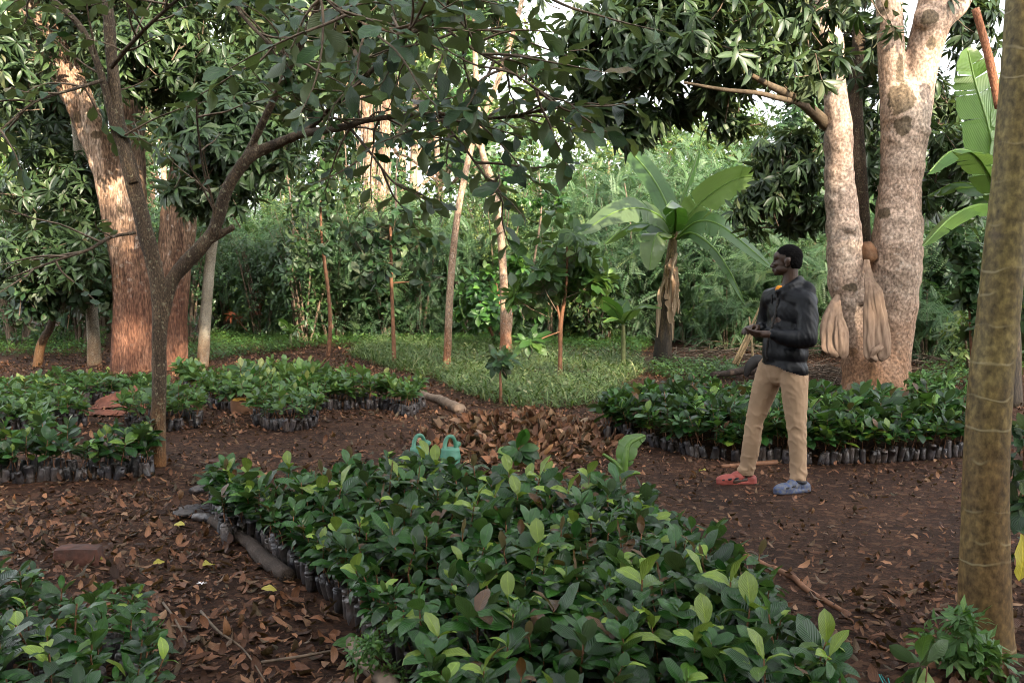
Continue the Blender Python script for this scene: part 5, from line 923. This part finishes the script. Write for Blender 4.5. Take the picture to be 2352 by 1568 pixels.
# head
ball(B, H(-.012, 0, .028), (.096, .076, .088), RH); ball(B, H(.028, 0, -.018), (.064, .064, .082), RH); ball(B, H(.052, 0, -.070), (.040, .046, .032), RH); ball(B, H(.078, 0, -.086), (.018, .026, .017), RH); ball(B, H(.060, 0, .035), (.036, .060, .040), RH)
ball(B, H(.083, 0, .014), (.012, .045, .011), RH); cap_(B, [H(.090, 0, .004), H(.102, 0, -.018), H(.111, 0, -.032)], [.008, .010, .012], 10); ball(B, H(.100, .013, -.036), (.010, .010, .008), RH); ball(B, H(.100, -.013, -.036), (.010, .010, .008), RH)
ball(B, H(.095, 0, -.055), (.012, .024, .008), RH); ball(B, H(.094, 0, -.067), (.012, .021, .009), RH)
for s_ in (1, -1):
    ball(B, H(.070, s_ * .042, -.020), (.022, .020, .018), RH); ball(B, H(.030, s_ * .050, -.055), (.045, .016, .028), RH)
    ball(B, H(-.012, s_ * .074, -.008), (.020, .010, .031), RH); ball(B, H(-.018, s_ * .080, .004), (.018, .007, .020), RH); ball(B, H(-.004, s_ * .077, -.034), (.010, .007, .011), RH)
# neck, trunk
cap_(B, [H(-.022, 0, -.05), H(-.024, 0, -.12), L(.035, 0, 1.45)], [.058, .055, .066], 16); cap_(B, [L(.03, .0, 1.44), L(.03, 0, 1.25), L(.01, 0, 1.05), L(.0, 0, .92)], [.085, .12, .105, .11], 16)
shN, shF = np.array([.115, -.165, 1.395]), np.array([-.05, .165, 1.40]); cap_(B, [L(*shN), L(.03, 0, 1.42), L(*shF)], [.055, .075, .055])
elN, wrN = np.array([.098, -.250, 1.120]), np.array([-.150, -.215, 1.155]); elF, wrF = np.array([-.08, .25, 1.13]), np.array([-.185, .01, 1.185])
cap_(B, [L(*shN), L(*((shN + elN) / 2)), L(*elN)], [.05, .046, .038]); cap_(B, [L(*elN), L(*((elN + wrN) / 2)), L(*wrN)], [.040, .036, .026]); cap_(B, [L(*shF), L(*((shF + elF) / 2)), L(*elF)], [.05, .046, .038]); cap_(B, [L(*elF), L(*((elF + wrF) / 2)), L(*wrF)], [.040, .036, .026])
hipN, knN, anN = np.array([.055, -.085, .90]), np.array([.082, -.10, .47]), np.array([.105, -.10, .085]); hipF, knF, anF = np.array([-.055, .085, .90]), np.array([-.165, .13, .49]), np.array([-.212, .16, .085])
for h_, k_, a_ in ((hipN, knN, anN), (hipF, knF, anF)): cap_(B, [L(*h_), L(*((h_ + k_) / 2)), L(*k_)], [.085, .075, .055]); cap_(B, [L(*k_), L(*(k_ * .6 + a_ * .4 + [.012, 0, 0])), L(*a_)], [.054, .052, .036]); cap_(B, [L(*(a_ + [.02, 0, -.05])), L(*(a_ + [-.1, -.03, -.055]))], [.03, .028])
# hands: palms, four bent fingers each and a thumb
def hand(w_, d_, pn, curl, sgn):
    w_, d_, pn = np.array(w_), nrm(np.array(d_)[None])[0], nrm(np.array(pn)[None])[0]; sd = np.cross(d_, pn)
    cap_(B, [L(*(w_ - d_ * .02)), L(*(w_ + d_ * .03))], [.026, .028], 12)
    for q in (-.026, -.009, .009, .026): cap_(B, [L(*(w_ + d_ * .025 + sd * q * .7)), L(*(w_ + d_ * .085 + sd * q))], [.015, .0125], 10)
    for i_, (q, l_) in enumerate(((-.030, .066), (-.010, .078), (.011, .074), (.031, .058))):
        k0 = w_ + d_ * .088 + sd * q; c1 = curl * (.8 + .12 * i_); v1 = d_ * math.cos(c1) + pn * math.sin(c1); v2 = d_ * math.cos(c1 * 2.1) + pn * math.sin(c1 * 2.1); v3 = d_ * math.cos(c1 * 2.8) + pn * math.sin(c1 * 2.8); k1 = k0 + v1 * l_ * .5; k2 = k1 + v2 * l_ * .32; k3 = k2 + v3 * l_ * .24
        for p_, q_, r_ in ((k0, k1, .0098), (k1, k2, .0090), (k2, k3, .0082)): cap_(B, [L(*p_), L(*q_)], [r_, r_ * .95], 10, 1)
    b0 = w_ + d_ * .03 + sd * sgn * .03; b1 = b0 + (d_ * .7 + sd * sgn * .6 + pn * .5) * .035; b2 = b1 + (d_ * .9 + pn * .6) * .034; cap_(B, [L(*b0), L(*b1)], [.014, .0115], 10, 1); cap_(B, [L(*b1), L(*b2)], [.0115, .0085], 10, 1)
hand(wrN + [-.012, .004, 0], (-.80, .42, .02), (-.35, .75, .45), .62, 1); hand(wrF + [-.008, -.01, .004], (-.66, -.55, .10), (-.1, -.35, -.75), .60, 1)
B = fuse(B, .0046, 4); part(man, "body", B, M['skin'])
# hair
A = Acc(); ball(A, H(-.016, 0, .036), (.0965, .078, .0865), RH, 18); ball(A, H(-.040, 0, .0), (.070, .0725, .078), RH, 18); cut = fuse(A, .005, 3, lambda V: .0022 * fnoise(V, 260)); V, Q, T3, U, Rr, mq, mt = cut.arr(); loc = (V - PB - HC) @ RH
keep = lambda v: (v[:, 2] > np.where(v[:, 0] > -.002, .052 + np.clip(.045 - v[:, 0], 0, .06) * -.25, np.where(v[:, 0] > -.035, .028, -.058))) & ~((v[:, 0] > .052) & (v[:, 2] < .066))
kq = keep(loc)[Q].all(1); A = Acc(); A.add(V, Q[kq]); part(man, "hair", A, M['hair'])
# eyes, only the near side shows
for s_ in (1, -1):
    A = Acc(); ball(A, H(.080, s_ * .033, .000), (.011, .013, .007), RH, 8); part(man, "eye", A, M['shoedark'])
# jacket
def folds(V):
    v = V - PB; rd_ = lambda q, s_: np.clip(1 - 1.6 * np.abs(fnoise(q, s_)), 0, 1) ** 1.5
    q = np.stack([v[:, 0] + .5 * v[:, 2], v[:, 1], v[:, 2] * .45 - .3 * v[:, 0]], -1); arm = np.exp(-((v[:, 2] - 1.14) / .10) ** 2)
    return 003e-3 * np.tanh(fnoise(v, 6)) + (.007 * rd_(q * [1, 1, .6], 7) + .003 * rd_(q * [1, 1, .5] + 5, 17)) * (1 - .3 * arm) + .007 * arm * rd_(np.stack([v[:, 0] * 1.6, v[:, 1] * .7, v[:, 2] * .8], -1) + 2, 12) - .008
J = Acc()
ball(J, L(.045, .0, 1.30), (.132, .205, .165), RT_); ball(J, L(.030, 0, 1.13), (.138, .200, .20), RT_); ball(J, L(.015, 0, 1.00), (.150, .200, .14), RT_); ball(J, L(.008, 0, .89), (.158, .212, .13), RT_); cap_(J, [L(-.02, 0, 1.12), L(-.035, -.01, .99)], [.125, .125], 16)
cap_(J, [L(.015, .0, 1.02), L(.005, 0, .93), L(.012, 0, .86)], [.142, .150, .152], 20, 3, 1.0); cap_(J, [L(.075, 0, 1.36), L(.085, 0, 1.15)], [.115, .115])
cap_(J, [L(*(shN + [-.01, .02, -.01])), L(.03, 0, 1.415), L(*(shF + [0, -.02, -.01]))], [.088, .100, .088]); mn = (shN + elN) / 2; cap_(J, [L(*(shN + [.0, .01, -.015])), L(*(mn + [.008, .0, 0])), L(*(elN + [.0, 0, .02]))], [.088, .080, .078], 16)
f1 = elN * .55 + wrN * .45; cap_(J, [L(*(elN + [0, 0, .008])), L(*(f1 + [0, 0, -.006])), L(*(wrN + [.025, 0, 0]))], [.078, .068, .046], 16); mf = (shF + elF) / 2; cap_(J, [L(*shF), L(*mf), L(*elF)], [.085, .075, .07]); cap_(J, [L(*elF), L(*(elF * .5 + wrF * .5)), L(*(wrF + [.02, .01, 0]))], [.07, .058, .042])
cap_(J, [L(-.058, -.03, 1.452), L(-.025, -.072, 1.472), L(.04, -.088, 1.500), L(.098, -.04, 1.530), L(.105, .05, 1.528), L(.03, .08, 1.495), L(-.035, .05, 1.458)], [.018, .024, .030, .038, .036, .026, .018], 12); cap_(J, [L(.02, -.06, 1.44), L(.09, 0, 1.47)], [.07, .07]); ball(J, L(.135, -.03, 1.46), (.060, .12, .080), RT_); ball(J, L(.158, -.05, 1.385), (.045, .11, .075), RT_)
Jm = fuse(J, .0075, 14, folds); V, Q, T3, U, Rr, mq, mt = Jm.arr(); hem = lambda v: v[:, 2] > .885 - .30 * v[:, 0] + .006 * np.sin(v[:, 1] * 40); kq = hem(V - PB)[Q].all(1); Jm = Acc(); Jm.add(V, Q[kq]); jk = part(man, "jacket", Jm, M['jacket'])
from mathutils.bvhtree import BVHTree
bv = BVHTree.FromPolygons([tuple(v) for v in V], [tuple(q) for q in Q[kq]])
def snap(p, o_=.003): h_ = bv.find_nearest(Vector(p)); return np.array(h_[0] + h_[1] * o_)
A = Acc(); z0 = [snap(q) for q in (L(-.098, -.075, 1.405), L(-.128, -.085, 1.30), L(-.150, -.088, 1.18), L(-.162, -.09, 1.05), L(-.155, -.085, .95))]; tube(A, z0, [.010, .009, .009, .009, .009], 6, 5, flat=.6); part(jk, "zip", A, M['rubber'])
A = Acc(); cap_(A, [L(-.020, -.070, 1.488), L(.03, -.082, 1.515), L(.07, -.05, 1.545)], [.008, .010, .008], 10); part(jk, "collar", A, M['collar'])
A = Acc(); ball(A, L(-.040, -.030, 1.470), (.026, .034, .030), RT_, 10); part(man, "shirt", A, M['orange'])
for dy_ in (-.05, .02):
    A = Acc(); tube(A, [snap(L(-.075, dy_, 1.43)), snap(L(-.10, dy_ - .01, 1.40)), snap(L(-.105, dy_ - .01, 1.37))], [.004] * 3, 6, 3); part(jk, "drawstring", A, M['rubber'])
# trousers
def pfold(V):
    v = V - PB; n_ = fnoise(v * [1.2, 1.2, 2.6], 12); lowf = np.exp(-((v[:, 2] - .45) / .13) ** 2) + 1.2 * np.exp(-((v[:, 2] - .14) / .09) ** 2) + .6 * np.exp(-((v[:, 2] - .80) / .10) ** 2); return .002 * np.tanh(fnoise(v, 9)) + (.0015 + .0065 * lowf) * (np.clip(1 - 1.7 * np.abs(n_), 0, 1) ** 1.5 - .3)
T_ = Acc(); ball(T_, L(.0, 0, .915), (.125, .165, .12), RT_); cap_(T_, [L(.012, 0, .98), L(.005, 0, .88)], [.122, .128], 18)
for h_, k_, a_ in ((hipN, knN, anN), (hipF, knF, anF)): cap_(T_, [L(*(h_ + [0, 0, -.02])), L(*((h_ + k_) / 2)), L(*k_)], [.106, .091, .068], 18); cap_(T_, [L(*k_), L(*(k_ * .5 + a_ * .5 + [.004, 0, 0])), L(*(a_ + [0, 0, .0]))], [.068, .064, .056], 18); ball(T_, L(*(a_ + [-.008, -.004, .02])), (.060, .058, .045))
Tm = fuse(T_, .007, 3, pfold); V, Q, T3, U, Rr, mq, mt = Tm.arr(); kq = ((V - PB)[:, 2] > .068)[Q].all(1); Tm = Acc(); Tm.add(V, Q[kq]); tro = part(man, "trousers", Tm, M['pants'])
A = Acc(); tube(A, [L(.085, -.185, .885), L(.105, -.170, .845), L(.112, -.165, .80)], [.004, .006, .004], 6, 4); part(tro, "pocket", A, M['brownstem'])
# clogs
def clog(name, label, a_, az, mat, holes, c0):
    d_ = np.array([math.cos(az), math.sin(az), 0]); s_ = np.array([-d_[1], d_[0], 0]); o_ = np.array([a_[0], a_[1], 0]); RS = np.stack([d_, s_, up_], 1); A = Acc()
    cap_(A, [L(*(o_ - d_ * .055 + [0, 0, .016])), L(*(o_ + d_ * .06 + [0, 0, .015])), L(*(o_ + d_ * .175 + [0, 0, .020]))], [.043, .047, .042], 16, 4, 1.0); A2 = Acc(); V_, Q_, T_3, *_r = A.arr(); V_[:, 2] = np.clip(V_[:, 2], 0.0, .030); A2.add(V_, Q_, T_3)
    ball(A2, L(*(o_ + d_ * .115 + [0, 0, .038])), (.105, .048, .042), RS); ball(A2, L(*(o_ + d_ * .05 + [0, 0, .055])), (.060, .044, .048), RS); ball(A2, L(*(o_ - d_ * .045 + [0, 0, .04])), (.05, .043, .04), RS)
    sh = fuse(A2, .005, 3); V, Q, T3, *_ = sh.arr(); V[:, 2] = np.maximum(V[:, 2], .002); A = Acc(); A.add(V, Q, T3); part(man, name, A, M[mat], label); shoe = man.children[-1]
    for f_, sd, z_ in holes:
        A = Acc(); c_ = L(*(o_ + d_ * f_ + s_ * sd + [0, 0, z_])); ball(A, c_, (.018, .006, .0075), RS @ np.array([[math.cos(.2), 0, math.sin(.2)], [0, 1, 0], [-math.sin(.2), 0, math.cos(.2)]]), 8); part(shoe, "vent_hole", A, M[c0])
clog("clog", "red rubber clog", anF + [-.015, 0, 0], math.radians(184), 'redshoe', [(.075, .052, .056), (.125, .047, .050), (.165, .036, .043)], 'shoedark')
clog("clog", "blue grey camouflage clog with dark collar", anN + [.0, -.01, 0], math.radians(202), 'blueshoe', [(.08, .050, .058), (.13, .045, .05)], 'shoedark')
A = Acc(); tube(A, [L(.045, -.115, .098), L(.10, -.155, .085), L(.155, -.11, .075), L(.11, -.055, .085), L(.045, -.115, .098)], [.012] * 5, 8, 5); part(man, "clog_collar", A, M['shoedark'])

# ------------------------------------------------------------------ cloths hung on the twin trunk tree
dN = dM - .52
def drape(A, rows, d, lobes=7, amp=.1, n=72, ph=0.0):
    """pleated hanging cloth: rows of (px, py, width px, depth offset), folds run down it"""
    r = catmull(np.array([list(P(x, y, d + q)) + [W(w_, d) / 2] for x, y, w_, q in rows]), 10); k = len(r); th = np.arange(n) / n * 2 * math.pi; V = []
    for i in range(k):
        t_ = i / (k - 1); f = 1 + amp * np.sin(lobes * th + ph + 2.2 * math.sin(t_ * 3 + ph)) + amp * .7 * np.sin(lobes * 1.7 * th + 2 + t_ * 3) + amp * .9 * np.sin(2 * th + t_ * 4 + ph)
        V.append(np.stack([r[i, 0] + np.cos(th) * r[i, 3] * f, r[i, 1] + np.sin(th) * r[i, 3] * .5 * f, r[i, 2] + .02 * np.sin(th * 2 + ph) * t_], -1))
    V.append(np.repeat((r[-1, :3] + [0, 0, -.004])[None], n, 0)); V = np.array(V); k += 1; V = V + (.012 * fnoise(V.reshape(-1, 3) * [1, 1, .6], 16)).reshape(k, n, 1) * np.array([1, .6, .5])
    i_, j_ = np.meshgrid(np.arange(k - 1), np.arange(n), indexing='ij'); j2 = (j_ + 1) % n
    A.add(V.reshape(-1, 3), np.stack([i_ * n + j_, i_ * n + j2, (i_ + 1) * n + j2, (i_ + 1) * n + j_], -1).reshape(-1, 4)); return A
A = drape(Acc(), [(1924, 676, 8, .3), (1919, 695, 22, .15), (1911, 725, 36, .1), (1906, 765, 40, .05), (1908, 793, 42, .02), (1912, 807, 40, 0), (1915, 815, 28, 0), (1916, 818, 12, 0)], dN, 4, .10, ph=1.0)
drape(A, [(1926, 690, 8, .22), (1928, 730, 18, .05), (1932, 770, 30, -.03), (1935, 800, 32, -.04), (1936, 814, 28, -.03), (1937, 821, 12, -.03)], dN, 4, .10, ph=2.2)
single("net_cloth", A, M['net'], "beige net cloth bundle hanging on the left side of the twin trunk tree", "cloth", loc=P(1921, 690, dN))
A = drape(Acc(), [(1990, 596, 12, .35), (1995, 630, 18, .2), (1999, 660, 24, .03), (1999, 710, 27, -.02), (1997, 770, 28, -.04), (1999, 808, 30, -.05), (2003, 823, 28, -.06), (2006, 830, 14, -.05)], dN - .05, 4, .10, ph=.3)
drape(A, [(2004, 640, 10, .2), (2010, 668, 24, 0), (2016, 700, 30, -.03), (2023, 750, 34, -.03), (2027, 790, 44, -.04), (2027, 813, 42, -.04), (2025, 824, 28, -.04), (2024, 828, 12, -.04)], dN - .05, 5, .10, ph=1.7)
drape(A, [(2002, 818, 10, -.09), (2010, 806, 18, -.11), (2020, 796, 16, -.10), (2028, 788, 6, -.06)], dN - .05, 4, .1, 40)
single("net_cloth", A, M['net'], "long beige net cloth looped from the fork between the two trunks", "cloth", loc=P(2005, 640, dN))
A = Acc(); c_ = P(1992, 578, dM - .1); ball(A, c_, (.115, .115, .135)); ball(A, c_ + [.01, -.03, -.06], (.10, .10, .09)); single("sack", fuse(A, .014, 2, lambda V: .014 * fnoise(V, 13)), M['bundle'], "round brown bundle wedged in the fork of the twin trunk tree", "sack", loc=c_)
